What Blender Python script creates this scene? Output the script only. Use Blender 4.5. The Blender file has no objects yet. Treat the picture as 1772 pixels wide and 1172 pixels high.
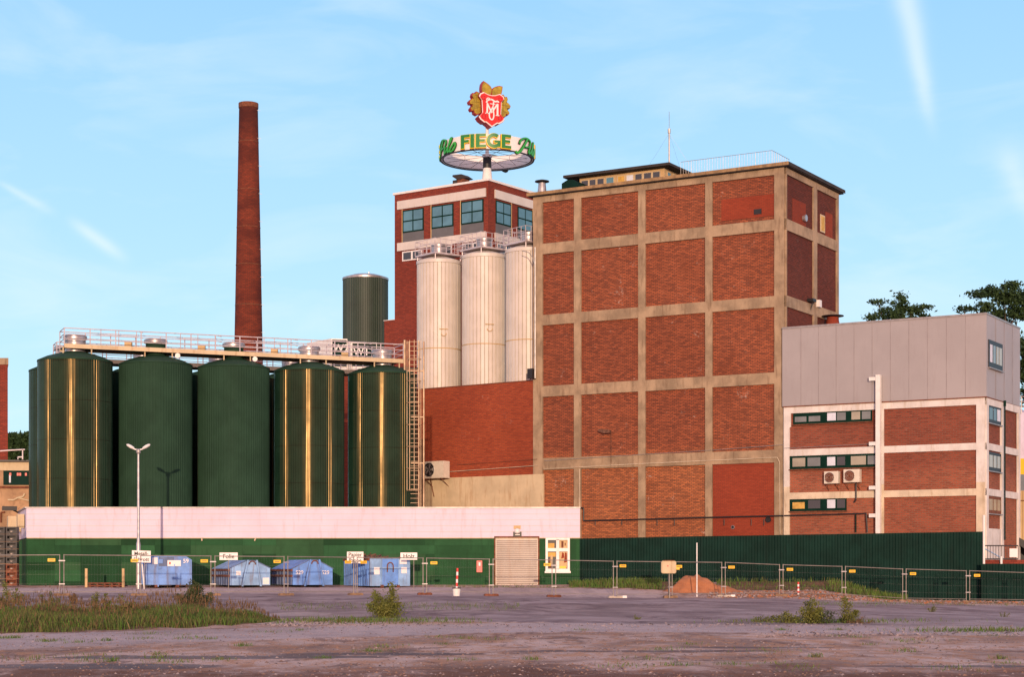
import bpy, bmesh, math, random
from mathutils import Vector, Matrix
R = math.radians
rng = random.Random(7)
SC = bpy.context.scene
COL = SC.collection

# ---------------------------------------------------------------- camera
F, CX, HY, EYE = 3100.0, 886.0, 988.0, 1.6      # focal length, centre and horizon in photo pixels; eye height
cam = bpy.data.cameras.new('camera'); cam_o = bpy.data.objects.new('camera', cam); COL.objects.link(cam_o)
cam.sensor_width = 36; cam.lens = 36 * F / 1772; cam.shift_y = (HY - 586) / 1772
cam.clip_start = 0.5; cam.clip_end = 6000
cam_o.location = (0, 0, EYE); cam_o.rotation_euler = (R(90), 0, 0)
SC.camera = cam_o
# ---------------------------------------------------------------- light
SUN_EL, SUN_DX = 4.2, -0.03                      # sun low behind the camera
SUN_AZ = math.atan2(SUN_DX, 1.0)
sun = bpy.data.lights.new('sun', 'SUN'); sun_o = bpy.data.objects.new('sun', sun); COL.objects.link(sun_o)
sun.energy = 3.5; sun.angle = R(0.5); sun.color = (1.0, 0.70, 0.48)
sdir = Vector((math.sin(SUN_AZ) * math.cos(R(SUN_EL)), math.cos(SUN_AZ) * math.cos(R(SUN_EL)), -math.sin(R(SUN_EL))))
sun_o.rotation_euler = sdir.to_track_quat('-Z', 'Y').to_euler()
W = bpy.data.worlds.new('World'); SC.world = W; W.use_nodes = True
nt = W.node_tree; nt.nodes.clear(); N_, L_ = nt.nodes.new, nt.links.new
def wmath(op, a, b=None, c=None):
    n = N_('ShaderNodeMath'); n.operation = op
    for i, v in enumerate((a, b, c)):
        if v is None: continue
        if isinstance(v, (int, float)): n.inputs[i].default_value = v
        else: L_(v, n.inputs[i])
    return n.outputs[0]
wout = N_('ShaderNodeOutputWorld'); bg = N_('ShaderNodeBackground'); sky = N_('ShaderNodeTexSky')
sky.sky_type = 'NISHITA'; sky.sun_disc = False; sky.sun_elevation = R(SUN_EL); sky.sun_rotation = R(180) + SUN_AZ
sky.air_density = 1.0; sky.dust_density = 0.6; sky.ozone_density = 1.6
tc = N_('ShaderNodeTexCoord'); sep = N_('ShaderNodeSeparateXYZ'); L_(tc.outputs['Generated'], sep.inputs[0])
dx, dy, dz = sep.outputs
hor = wmath('SQRT', wmath('ADD', wmath('MULTIPLY', dx, dx), wmath('MULTIPLY', dy, dy)))
elev = wmath('ARCTAN2', dz, hor); azim = wmath('ARCTAN2', dx, dy)
# evening sky: Nishita for its warm side, cleaned up by a clear-air gradient with elevation
ramp = N_('ShaderNodeValToRGB'); L_(wmath('MULTIPLY', elev, 1.6), ramp.inputs[0])
e = ramp.color_ramp.elements
SKY = [(0.0, (0.62, 0.86, 1.0)), (0.13, (0.56, 0.85, 1.0)), (0.30, (0.44, 0.74, 1.0)), (0.50, (0.33, 0.63, .98)), (1.0, (0.44, 0.43, 0.62))]
e[0].position, e[0].color = SKY[0][0], (*SKY[0][1], 1); e[1].position, e[1].color = SKY[-1][0], (*SKY[-1][1], 1)
for p, c in SKY[1:-1]:
    k = e.new(p); k.color = (*c, 1)
# thin cirrus and two old contrails
comb = N_('ShaderNodeCombineXYZ'); L_(wmath('MULTIPLY', azim, 5.0), comb.inputs[0]); L_(wmath('MULTIPLY', elev, 17.0), comb.inputs[1])
nz = N_('ShaderNodeTexNoise'); nz.inputs['Scale'].default_value = 1.3; nz.inputs['Detail'].default_value = 7; nz.inputs['Roughness'].default_value = .55; nz.inputs['Distortion'].default_value = .6
L_(comb.outputs[0], nz.inputs['Vector'])
cirrus = wmath('MULTIPLY', wmath('MAXIMUM', wmath('SUBTRACT', nz.outputs[0], 0.48), 0.0), 1.25)
def trail(a0, e0, a1, e1, w0, w1, amp, fade):
    L = math.hypot(a1 - a0, e1 - e0); ux, uy = (a1 - a0) / L, (e1 - e0) / L
    t = wmath('DIVIDE', wmath('ADD', wmath('MULTIPLY', wmath('SUBTRACT', azim, a0), ux), wmath('MULTIPLY', wmath('SUBTRACT', elev, e0), uy)), L)
    d = wmath('ADD', wmath('MULTIPLY', wmath('SUBTRACT', azim, a0), -uy), wmath('MULTIPLY', wmath('SUBTRACT', elev, e0), ux))
    d = wmath('ADD', d, wmath('MULTIPLY', wmath('SUBTRACT', nz.outputs[0], .5), (w0 + w1) * .5))
    w = wmath('ADD', wmath('MULTIPLY', t, w1 - w0), w0)
    q = wmath('DIVIDE', d, w); g = wmath('EXPONENT', wmath('MULTIPLY', wmath('MULTIPLY', q, q), -1.0))
    m = N_('ShaderNodeMapRange'); m.interpolation_type = 'SMOOTHSTEP'; L_(t, m.inputs[0]); m.inputs[1].default_value = 0.0; m.inputs[2].default_value = fade
    m2 = N_('ShaderNodeMapRange'); m2.interpolation_type = 'SMOOTHSTEP'; L_(t, m2.inputs[0]); m2.inputs[1].default_value = 1.0; m2.inputs[2].default_value = 0.55
    return wmath('MULTIPLY', wmath('MULTIPLY', wmath('MULTIPLY', g, m.outputs[0]), m2.outputs[0]), amp)
def AE(px, py):
    return math.atan((px - CX) / F), math.atan((HY - py) / math.hypot(F, px - CX))
tr = trail(*AE(1555, -60), *AE(1620, 260), .0075, .003, .55, .12)
tr = wmath('ADD', tr, trail(*AE(-20, 305), *AE(110, 378), .0014, .003, .35, .35))
tr = wmath('ADD', tr, trail(*AE(105, 370), *AE(235, 462), .003, .0035, .5, .4))
tr = wmath('ADD', tr, trail(*AE(1730, 230), *AE(1800, 420), .008, .004, .3, .3))
cl = wmath('MINIMUM', wmath('ADD', cirrus, tr), 0.9)
mixc = N_('ShaderNodeMix'); mixc.data_type = 'RGBA'; L_(cl, mixc.inputs[0]); L_(ramp.outputs[0], mixc.inputs[6]); mixc.inputs[7].default_value = (.86, .95, 1.0, 1)
SKY_SCALE = 10.0
# the sunset glow on the sun's side of the sky
sd = wmath('ADD', wmath('MULTIPLY', dx, -sdir.x), wmath('MULTIPLY', dy, -sdir.y))
gm = N_('ShaderNodeMapRange'); gm.interpolation_type = 'SMOOTHSTEP'; L_(sd, gm.inputs[0]); gm.inputs[1].default_value = -0.35; gm.inputs[2].default_value = .9
ge = N_('ShaderNodeMapRange'); ge.interpolation_type = 'SMOOTHSTEP'; L_(elev, ge.inputs[0]); ge.inputs[1].default_value = 1.2; ge.inputs[2].default_value = 0.05
mixg = N_('ShaderNodeMix'); mixg.data_type = 'RGBA'; L_(wmath('MULTIPLY', gm.outputs[0], ge.outputs[0]), mixg.inputs[0]); L_(mixc.outputs[2], mixg.inputs[6]); mixg.inputs[7].default_value = (1.35, .80, .78, 1)
mul = N_('ShaderNodeVectorMath'); mul.operation = 'SCALE'; L_(mixg.outputs[2], mul.inputs[0]); mul.inputs['Scale'].default_value = SKY_SCALE
mixs = N_('ShaderNodeMix'); mixs.data_type = 'RGBA'; mixs.inputs[0].default_value = 0.86; L_(sky.outputs[0], mixs.inputs[6]); L_(mul.outputs[0], mixs.inputs[7])
L_(mixs.outputs[2], bg.inputs[0]); bg.inputs[1].default_value = 0.12; L_(bg.outputs[0], wout.inputs[0])
SC.view_settings.view_transform = 'Standard'; SC.view_settings.look = 'None'; SC.view_settings.gamma = 1
SC.view_settings.exposure = 0.0
SC.render.engine = 'CYCLES'; SC.cycles.max_bounces = 6; SC.cycles.transparent_max_bounces = 8

# ---------------------------------------------------------------- layout helpers
def gp(px, py, Y):
    return Vector(((px - CX) / F * Y, Y, EYE + (HY - py) / F * Y))
def lerp(a, b, t): return a + (b - a) * t
def sm(a, b, x):
    t = max(0., min(1., (x - a) / (b - a))); return t * t * (3 - 2 * t)
def table(t, x):
    if x <= t[0][0]: return t[0][1]
    for (a, va), (b, vb) in zip(t, t[1:]):
        if x <= b: return lerp(va, vb, (x - a) / (b - a))
    return t[-1][1]
TA = [(0, .38), (495, .34), (735, .32), (1065, .12), (1352, .1), (1460, -.06), (1675, -.27), (1900, -.33)]
TB = [(0, .69), (735, .72), (1000, .74), (1060, .88), (1440, .9), (1540, .0), (1620, -.25), (1900, -.3)]
TC = [(0, .62), (735, .66), (1000, .62), (1180, .45), (1420, .45), (1530, -.1), (1900, -.3)]
def gz(x, y):
    if y <= 1: return 0.
    px = CX + x / max(y, 20) * F
    a, b, c = table(TA, px), table(TB, px), table(TC, px)
    z = a * sm(58, 88, y)
    if y > 96: z = lerp(a, c, sm(96, 101.5, y))
    if y > 101.5: z = lerp(c, b, sm(101.5, 106, y))
    if y > 112: z = lerp(b, .6, sm(112, 135, y))
    return z
class Fr:
    """a vertical plane: u runs along it, z up, d out of it"""
    def __init__(s, O, U, flip=False):
        s.O = Vector((O[0], O[1])); s.U = Vector(U).normalized(); s.N = Vector((s.U.y, -s.U.x))
        if s.N.y > 0: s.N = -s.N
        if flip: s.N = -s.N
    def u(s, px, d=0):
        k = (px - CX) / F; A = s.O + s.N * d
        return (k * A.y - A.x) / (s.U.x - k * s.U.y)
    def z(s, px, py, d=0):
        return EYE + (HY - py) / F * (s.O.y + s.u(px, d) * s.U.y + s.N.y * d)
    def p(s, u, z, d=0):
        q = s.O + s.U * u + s.N * d; return Vector((q.x, q.y, z))
OFF = {}
def root(name, label, cat, loc=(0, 0, 0), group=None, rotz=0):
    o = bpy.data.objects.new(name, None); COL.objects.link(o); o.empty_display_size = .3
    o.location = loc; o.rotation_euler = (0, 0, rotz); o['label'] = label; o['category'] = cat
    if group: o['group'] = group
    OFF[o.name] = Vector(loc) if rotz == 0 else Vector((0, 0, 0))
    return o
def off_of(o):
    while o.parent: o = o.parent
    return OFF.get(o.name, Vector((0, 0, 0)))
class MB:
    def __init__(s): s.v = []; s.f = []; s.m = []; s.k = 0
    def add(s, vs, fs):
        n = len(s.v); s.v += [tuple(v) for v in vs]; s.f += [tuple(i + n for i in f) for f in fs]; s.m += [s.k] * len(fs); return s
    def hexa(s, b):       # 8 points: bottom 4 ccw, top 4 ccw
        return s.add(b, [(3, 2, 1, 0), (4, 5, 6, 7), (0, 1, 5, 4), (1, 2, 6, 5), (2, 3, 7, 6), (3, 0, 4, 7)])
    def box(s, fr, u0, u1, z0, z1, d0, d1):
        if u0 > u1: u0, u1 = u1, u0
        return s.hexa([fr.p(u0, z0, d0), fr.p(u1, z0, d0), fr.p(u1, z0, d1), fr.p(u0, z0, d1), fr.p(u0, z1, d0), fr.p(u1, z1, d0), fr.p(u1, z1, d1), fr.p(u0, z1, d1)])
    def abox(s, x0, x1, y0, y1, z0, z1):
        return s.hexa([(x0, y0, z0), (x1, y0, z0), (x1, y1, z0), (x0, y1, z0), (x0, y0, z1), (x1, y0, z1), (x1, y1, z1), (x0, y1, z1)])
    def prism(s, pts, vec):
        n = len(pts); vec = Vector(vec); P = [Vector(p) for p in pts]
        return s.add(P + [p + vec for p in P], [tuple(range(n)), tuple(range(2 * n - 1, n - 1, -1))] + [(i, i + n, (i + 1) % n + n, (i + 1) % n) for i in range(n)])
    def shape(s, fr, poly, d0, d1):      # poly of (u,z) in the plane fr
        P = [fr.p(u, z, d0) for u, z in poly]; Q = fr.p(0, 0, d1) - fr.p(0, 0, d0)
        return s.prism(P, Q)
    def tube(s, p, q, r, n=6, r2=None):
        p, q = Vector(p), Vector(q); r2 = r if r2 is None else r2
        a = (q - p).normalized(); h = Vector((0, 0, 1)) if abs(a.z) < .9 else Vector((1, 0, 0))
        e1 = a.cross(h).normalized(); e2 = a.cross(e1); vs = []
        for c, rr in ((p, r), (q, r2)):
            for i in range(n):
                t = 2 * math.pi * (i + .5) / n; vs.append(c + e1 * (math.cos(t) * rr) + e2 * (math.sin(t) * rr))
        return s.add(vs, [(i, (i + 1) % n, n + (i + 1) % n, n + i) for i in range(n)] + [tuple(range(n - 1, -1, -1)), tuple(range(n, 2 * n))])
    def path(s, pts, r, n=6):
        for a, b in zip(pts, pts[1:]): s.tube(a, b, r, n)
        return s
    def lathe(s, c, prof, n=24, a0=0., cap0=True, cap1=True):
        c = Vector(c); vs = []
        for r, z in prof:
            for i in range(n):
                t = a0 + 2 * math.pi * i / n; vs.append((c.x + r * math.cos(t), c.y + r * math.sin(t), c.z + z))
        fs = [(j * n + i, j * n + (i + 1) % n, (j + 1) * n + (i + 1) % n, (j + 1) * n + i) for j in range(len(prof) - 1) for i in range(n)]
        if cap0: fs.append(tuple(range(n - 1, -1, -1)))
        if cap1: fs.append(tuple(range((len(prof) - 1) * n, len(prof) * n)))
        return s.add(vs, fs)
    def corr_lathe(s, c, r, z0, z1, ribs, depth, fl, top, a0=0.):
        """corrugated round wall: trapezoid ribs; fl = share of pitch per flank, top = share of the outer flat"""
        vs = []; c = Vector(c)
        ang = []
        for k in range(ribs):
            b = 2 * math.pi * k / ribs + a0; p = 2 * math.pi / ribs
            for q, rr in ((0, r), (top * p, r), ((top + fl) * p, r - depth), ((1 - fl) * p, r - depth)): ang.append((b + q, rr))
        n = len(ang)
        for z in (z0, z1):
            for t, rr in ang: vs.append((c.x + rr * math.cos(t), c.y + rr * math.sin(t), z))
        return s.add(vs, [(i, (i + 1) % n, n + (i + 1) % n, n + i) for i in range(n)])
    def corr_wall(s, fr, u0, u1, zb, zt, d0, pitch, depth, th=.004):
        """trapezoid sheet wall; zb, zt are functions of u"""
        n = int(abs(u1 - u0) / pitch); pr = []
        for k in range(n):
            b = u0 + (u1 - u0) * k / n; p = (u1 - u0) / n
            for q, d in ((0, 0), (.38, 0), (.5, -depth), (.88, -depth)): pr.append((b + q * p, d0 + d))
        pr.append((u1, d0)); m = len(pr); vs = []
        for u, d in pr: vs += [fr.p(u, zb(u), d), fr.p(u, zt(u), d), fr.p(u, zb(u), d - .03), fr.p(u, zt(u), d - .03)]
        fs = []
        for i in range(m - 1):
            a, b = 4 * i, 4 * i + 4
            fs += [(a, b, b + 1, a + 1), (a + 2, a + 3, b + 3, b + 2), (a + 1, b + 1, b + 3, a + 3), (a, a + 2, b + 2, b)]
        fs += [(0, 1, 3, 2), (4 * m - 4, 4 * m - 2, 4 * m - 1, 4 * m - 3)]
        return s.add(vs, fs)
def mesh_of(name, mb, mats, off=Vector((0, 0, 0)), smooth=False, fix=True):
    me = bpy.data.meshes.new(name)
    me.from_pydata([(v[0] - off.x, v[1] - off.y, v[2] - off.z) for v in mb.v], [], mb.f)
    for m in (mats if isinstance(mats, (list, tuple)) else [mats]): me.materials.append(m)
    if any(mb.m): me.polygons.foreach_set('material_index', mb.m)
    if fix:
        b = bmesh.new(); b.from_mesh(me); bmesh.ops.recalc_face_normals(b, faces=b.faces); b.to_mesh(me); b.free()
    if smooth:
        me.polygons.foreach_set('use_smooth', [True] * len(me.polygons)); me.set_sharp_from_angle(angle=R(38))
    me.update(); return me
def part(name, mb, mats, parent, smooth=False, label=None, fix=True):
    o = bpy.data.objects.new(name, mesh_of(name, mb, mats, off_of(parent), smooth, fix)); COL.objects.link(o); o.parent = parent
    if label: o['label'] = label
    return o
def solo(name, mb, mats, label=None, cat=None, group=None, kind=None, smooth=False, loc=(0, 0, 0), fix=True):
    o = bpy.data.objects.new(name, mesh_of(name, mb, mats, Vector(loc), smooth, fix)); COL.objects.link(o); o.location = loc
    if label: o['label'] = label
    if cat: o['category'] = cat
    if group: o['group'] = group
    if kind: o['kind'] = kind
    return o
def copy_tree(o, parent=None):
    c = o.copy(); COL.objects.link(c)
    if parent: c.parent = parent
    for ch in [x for x in bpy.data.objects if x.parent is o]: copy_tree(ch, c)
    return c

# ---------------------------------------------------------------- materials
class MT:
    def __init__(s, name):
        s.m = bpy.data.materials.new(name); s.m.use_nodes = True; s.t = s.m.node_tree; s.b = s.t.nodes['Principled BSDF']
    def n(s, t, **kw):
        x = s.t.nodes.new('ShaderNode' + t)
        for k, v in kw.items(): setattr(x, k, v)
        return x
    def l(s, a, b): s.t.links.new(a, b)
    def math(s, op, a, b=None, clamp=False):
        n = s.n('Math', operation=op); n.use_clamp = clamp
        for i, v in enumerate((a, b)):
            if v is None: continue
            if isinstance(v, (int, float)): n.inputs[i].default_value = v
            else: s.l(v, n.inputs[i])
        return n.outputs[0]
    def pos(s, obj=False):
        return s.n('TexCoord').outputs['Object'] if obj else s.n('NewGeometry').outputs['Position']
    def wall(s, su=1., sv=1.):
        """(distance along the wall, height) for any upright face"""
        g = s.n('NewGeometry'); c = s.n('VectorMath', operation='CROSS_PRODUCT'); c.inputs[0].default_value = (0, 0, 1); s.l(g.outputs['True Normal'], c.inputs[1])
        d = s.n('VectorMath', operation='DOT_PRODUCT'); s.l(g.outputs['Position'], d.inputs[0]); s.l(c.outputs[0], d.inputs[1])
        sp = s.n('SeparateXYZ'); s.l(g.outputs['Position'], sp.inputs[0])
        cb = s.n('CombineXYZ'); s.l(s.math('MULTIPLY', d.outputs['Value'], su), cb.inputs[0]); s.l(s.math('MULTIPLY', sp.outputs[2], sv), cb.inputs[1])
        return cb.outputs[0]
    def noise(s, vec, scale, detail=4, rough=.55, dist=0., stretch=None):
        if stretch:
            mp = s.n('Mapping'); mp.inputs['Scale'].default_value = stretch; s.l(vec, mp.inputs[0]); vec = mp.outputs[0]
        n = s.n('TexNoise'); n.inputs['Scale'].default_value = scale; n.inputs['Detail'].default_value = detail
        n.inputs['Roughness'].default_value = rough; n.inputs['Distortion'].default_value = dist; s.l(vec, n.inputs['Vector']); return n.outputs[0]
    def ramp(s, fac, a, b, interp='LINEAR'):
        m = s.n('MapRange'); m.interpolation_type = 'SMOOTHSTEP'; s.l(fac, m.inputs[0]); m.inputs[1].default_value = a; m.inputs[2].default_value = b; return m.outputs[0]
    def mix(s, fac, a, b, mode='MIX'):
        n = s.n('Mix', data_type='RGBA', blend_type=mode)
        if isinstance(fac, (int, float)): n.inputs[0].default_value = fac
        else: s.l(fac, n.inputs[0])
        for i, v in ((6, a), (7, b)):
            if isinstance(v, (tuple, list)): n.inputs[i].default_value = (*v[:3], 1)
            else: s.l(v, n.inputs[i])
        return n.outputs[2]
    def bump(s, h, strength, dist=.02):
        n = s.n('Bump'); n.inputs['Strength'].default_value = strength; n.inputs['Distance'].default_value = dist; s.l(h, n.inputs['Height']); s.l(n.outputs[0], s.b.inputs['Normal'])
    def set(s, col=None, rough=None, metal=None, spec=None, coat=None):
        if col is not None:
            if isinstance(col, (tuple, list)): s.b.inputs['Base Color'].default_value = (*col[:3], 1)
            else: s.l(col, s.b.inputs['Base Color'])
        for k, v in (('Roughness', rough), ('Metallic', metal), ('Specular IOR Level', spec), ('Coat Weight', coat)):
            if v is None: continue
            if isinstance(v, (int, float)): s.b.inputs[k].default_value = v
            else: s.l(v, s.b.inputs[k])
        return s.m
def paint(name, col, rough=.6, metal=0., var=.25, scale=1.2, dirt=None, dirt_amt=.4, streak=True, spec=None, bump=.0):
    """painted / weathered surface: mottled tone, optional vertical dirt streaks"""
    t = MT(name); P = t.pos(); n1 = t.noise(P, scale, 5, .6)
    dark = tuple(c * (1 - var) for c in col); lite = tuple(min(1, c * (1 + var * .6)) for c in col)
    c = t.mix(t.ramp(n1, .32, .68), dark, lite)
    if dirt:
        n2 = t.noise(P, 2.2, 6, .65, .3, (1.6, 1.6, .22) if streak else None)
        c = t.mix(t.math('MULTIPLY', t.ramp(n2, .5, .72), dirt_amt), c, dirt)
    if bump: t.bump(t.noise(P, 30, 3), bump, .02)
    return t.set(c, rough, metal, spec)
def brick(name, c1, c2, mortar, k=1.3, var=.35, low=None, lowz=0., pale=.0, joint=.016, soot=.35):
    t = MT(name); w = t.wall(); P = t.pos()
    b = t.n('TexBrick'); b.offset = .5; b.inputs['Scale'].default_value = 1.; b.inputs['Brick Width'].default_value = .26 * k; b.inputs['Row Height'].default_value = .0833 * k
    b.inputs['Mortar Size'].default_value = joint * k; b.inputs['Mortar Smooth'].default_value = .3; b.inputs['Bias'].default_value = -.1
    t.l(w, b.inputs['Vector'])
    b.inputs['Color1'].default_value = (*c1, 1); b.inputs['Color2'].default_value = (*c2, 1); b.inputs['Mortar'].default_value = (*mortar, 1)
    c = b.outputs['Color']
    if low:
        # brighter, more orange brick on the lower storeys, with a ragged edge
        sp = t.n('SeparateXYZ'); t.l(P, sp.inputs[0])
        hz = t.math('ADD', sp.outputs[2], t.math('MULTIPLY', t.noise(w, .35, 3, .6), -2.2))
        c = t.mix(t.math('MULTIPLY', t.ramp(hz, lowz, lowz - 1.2), .8), c, t.mix(1., c, low, 'MULTIPLY'))
    nq = t.noise(P, .13, 2, .5); c = t.mix(t.math('MULTIPLY', t.ramp(nq, .4, .62), .45), c, t.mix(1., c, (1.35, 1.45, 1.4), 'MULTIPLY')); n1 = t.noise(P, .35, 6, .65); c = t.mix(t.math('MULTIPLY', t.ramp(n1, .45, .75), soot), c, tuple(x * .38 for x in c1))
    n2 = t.noise(w, 3.5, 4, .7, 0, (.5, 2.2, 1)); c = t.mix(t.math('MULTIPLY', t.ramp(n2, .55, .8), var), c, tuple(min(1, x * 1.7 + .03) for x in c1))
    if pale:
        n3 = t.noise(P, .8, 7, .75, .5); n4 = t.noise(w, 6, 4, .7)
        c = t.mix(t.math('MULTIPLY', t.math('MULTIPLY', t.ramp(n3, .585, .69), t.ramp(n4, .46, .7)), pale), c, (.62, .5, .42))
    t.bump(t.math('ADD', t.math('MULTIPLY', b.outputs['Fac'], -.6), t.math('MULTIPLY', t.noise(P, 12, 3), .25)), .5, .03)
    return t.set(c, .9, 0, .2)
M = {}
M['brick_main'] = brick('weathered_brick', (.35, .094, .042), (.16, .045, .025), (.085, .040, .028), 1.35, .35, (1.45, 1.75, 1.5), 10.0, 1.0, .016)
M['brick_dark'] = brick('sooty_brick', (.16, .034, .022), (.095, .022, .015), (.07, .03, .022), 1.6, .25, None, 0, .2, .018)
M['brick_new'] = brick('smooth_red_brick', (.27, .047, .022), (.215, .036, .018), (.16, .04, .025), 1.25, .15, None, 0, 0, .012, .12)
M['brick_tower'] = brick('tower_brick', (.25, .045, .026), (.16, .030, .02), (.10, .032, .026), 1.35, .2, None, 0, 0, .014, .3)
M['brick_plinth'] = brick('orange_red_brick', (.34, .066, .026), (.24, .042, .02), (.19, .06, .035), 1.5, .35, None, 0, .25, .014, .2)
M['brick_annex'] = brick('annex_brick', (.27, .062, .034), (.14, .033, .021), (.18, .08, .055), 1.5, .2, (1.35, 1.5, 1.4), 8.0, .25, .02, .2)
M['brick_chim'] = paint('chimney_brick', (.20, .04, .02), .9, 0, .3, .9, (.06, .018, .012), .6, False)
M['concrete'] = paint('stained_concrete', (.34, .245, .155), .85, 0, .3, .7, (.13, .075, .04), .6, True, bump=.2)
M['concrete_pale'] = paint('pale_concrete', (.62, .52, .38), .8, 0, .2, .8, (.30, .2, .1), .5, True)
M['white_frame'] = paint('white_painted_frame', (.66, .62, .58), .7, 0, .14, .9, (.4, .3, .2), .45, True)
M['roof'] = paint('dark_roofing', (.035, .028, .025), .9, 0, .3)
M['eave'] = paint('eave_edge', (.30, .19, .09), .8, 0, .3, 2, (.06, .04, .03), .6)
M['cladding'] = paint('grey_cladding', (.34, .315, .32), .55, 0, .07, .25, (.26, .22, .22), .25)
M['green_dark'] = paint('dark_green_sheet', (.005, .026, .020), .6, 0, .25, .8, (.006, .014, .012), .5, spec=.06)
M['green_tank'] = paint('green_tank_sheet', (.004, .024, .015), .19, 0., .18, .5, (.006, .02, .012), .3, True, .22)
M['green_tank'].node_tree.nodes['Principled BSDF'].inputs['Specular Tint'].default_value = (1, .62, .25, 1)
M['green_matt'] = paint('faded_green_tank_sheet', (.022, .055, .033), .65, 0, .18, .5, (.014, .04, .02), .4, True, .08)
M['green_wall'] = paint('green_wall_paint', (.021, .084, .032), .65, 0, .22, .5, (.01, .04, .012), .5, True, .08)
M['white_wall'] = paint('white_wall_paint', (.62, .555, .67), .65, 0, .06, .5, (.48, .36, .36), .4, True)
M['cream'] = paint('cream_silo_sheet', (.60, .55, .50), .45, .0, .08, .6, (.5, .4, .26), .35, True)
M['galv'] = paint('galvanised_steel', (.42, .40, .41), .4, .6, .2, 3)
M['fence_tube'] = paint('weathered_fence_tube', (.22, .19, .17), .5, .2, .2, 3)
M['rail'] = paint('painted_handrail', (.58, .52, .54), .45, .2, .15, 2, (.3, .12, .06), .35, False)
M['steel'] = paint('dull_steel', (.36, .34, .33), .5, .6, .2, 3)
M['rust'] = paint('rusty_steel', (.17, .055, .025), .85, 0, .4, 5)
M['ladder'] = paint('rust_stained_ladder', (.46, .32, .19), .5, .1, .3, 3, (.2, .08, .04), .5)
M['black'] = paint('black_metal', (.012, .012, .014), .5, 0, .2, 3)
M['frame_green'] = paint('green_window_frame', (.004, .026, .018), .6, 0, .2, 2, spec=.06)
M['panel_grey'] = paint('grey_parapet_panel', (.115, .115, .12), .6, 0, .1, 1)
M['white'] = paint('white_plastic', (.75, .73, .70), .5, 0, .06, 3, (.5, .4, .3), .25)
M['ac_white'] = paint('off_white_casing', (.66, .60, .50), .5, 0, .08, 3, (.4, .3, .2), .35)
M['sign_white'] = paint('white_sign_board', (.78, .75, .73), .5, 0, .04, 3)
M['ink'] = paint('black_lettering', (.015, .014, .014), .6, 0, .05)
M['grey_ink'] = paint('grey_lettering', (.10, .09, .09), .6, 0, .05)
M['blue'] = paint('blue_container_paint', (.12, .28, .66), .5, 0, .3, 1.2, (.10, .06, .05), .6, True)
M['blue_pale'] = paint('faded_blue_paint', (.24, .42, .68), .55, 0, .25, 1.5, (.16, .10, .08), .65, True)
M['blue_dark'] = paint('dark_blue_paint', (.10, .15, .28), .6, 0, .35, 1.6, (.08, .05, .04), .6, True)  # darker blue for container bodies, rims and the shading strips on the bars
M['yellow'] = paint('yellow_plastic', (.85, .50, .01), .5, 0, .08)
M['red'] = paint('red_paint', (.62, .02, .015), .4, 0, .08)
M['shutter'] = paint('shutter_slats', (.46, .41, .36), .5, .1, .1, .8, (.35, .2, .12), .3)
M['cream_wall'] = paint('cream_render', (.58, .47, .30), .8, 0, .12, .8, (.36, .2, .09), .55, True)
M['old_render'] = paint('old_brown_render', (.40, .25, .14), .85, 0, .3, .6, (.15, .08, .045), .6, False)
M['tan'] = paint('tan_sheet', (.52, .36, .17), .6, 0, .12, .6, (.34, .2, .09), .4)
M['wood'] = paint('scrap_wood', (.15, .07, .045), .9, 0, .5, 6)
M['sand'] = paint('orange_sand', (.42, .155, .06), .95, 0, .2, 1.5, (.25, .09, .04), .4, False, bump=.5)
M['block'] = paint('concrete_foot', (.46, .40, .33), .9, 0, .2, 4)
M['bark'] = paint('bark', (.08, .06, .045), .95, 0, .3, 5)
def glass(name, col, rough=.06, spec=.8):
    t = MT(name); n = t.noise(t.pos(), .7, 3)
    return t.set(t.mix(t.ramp(n, .35, .65), tuple(c * .75 for c in col), col), rough, 0, spec)
M['glass'] = glass('window_glass', (.10, .24, .32), .1, .35); M['glass_dark'] = glass('dark_glass', (.03, .035, .04)); M['glass_warm'] = glass('glass_over_blinds', (.36, .33, .25), .15, .6)
M['glass_grey'] = glass('grey_glass', (.17, .19, .19), .12, .7); M['curtain'] = paint('white_curtain', (.62, .66, .75), .7, 0, .08, 3)
M['warm_room'] = paint('sunlit_yellow_room', (.55, .34, .08), .8, 0, .3, 2)
def leafmat(name, c1, c2, sc=.8):
    t = MT(name); n = t.noise(t.pos(), sc, 5, .7); r = t.n('NewGeometry').outputs['Random Per Island']
    c = t.mix(t.ramp(n, .3, .7), c1, c2); c = t.mix(t.math('MULTIPLY', r, .55), c, tuple(x * .45 for x in c1))
    t.b.inputs['Transmission Weight'].default_value = 0.
    return t.set(c, .7, 0, .25)
M['leaf'] = leafmat('dark_foliage', (.02, .05, .018), (.045, .085, .022)); M['leaf_bush'] = leafmat('bush_foliage', (.11, .14, .03), (.19, .18, .04), 2.)
M['leaf_dull'] = leafmat('dull_bush_foliage', (.035, .055, .02), (.08, .10, .03), 2.)
M['grass'] = leafmat('meadow_grass', (.07, .12, .025), (.16, .12, .045), .45); M['grass_green'] = leafmat('green_grass', (.07, .17, .022), (.14, .20, .03), .5)
M['grass_red'] = leafmat('reddish_seed_heads', (.12, .075, .035), (.19, .11, .055), 1.)

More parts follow.
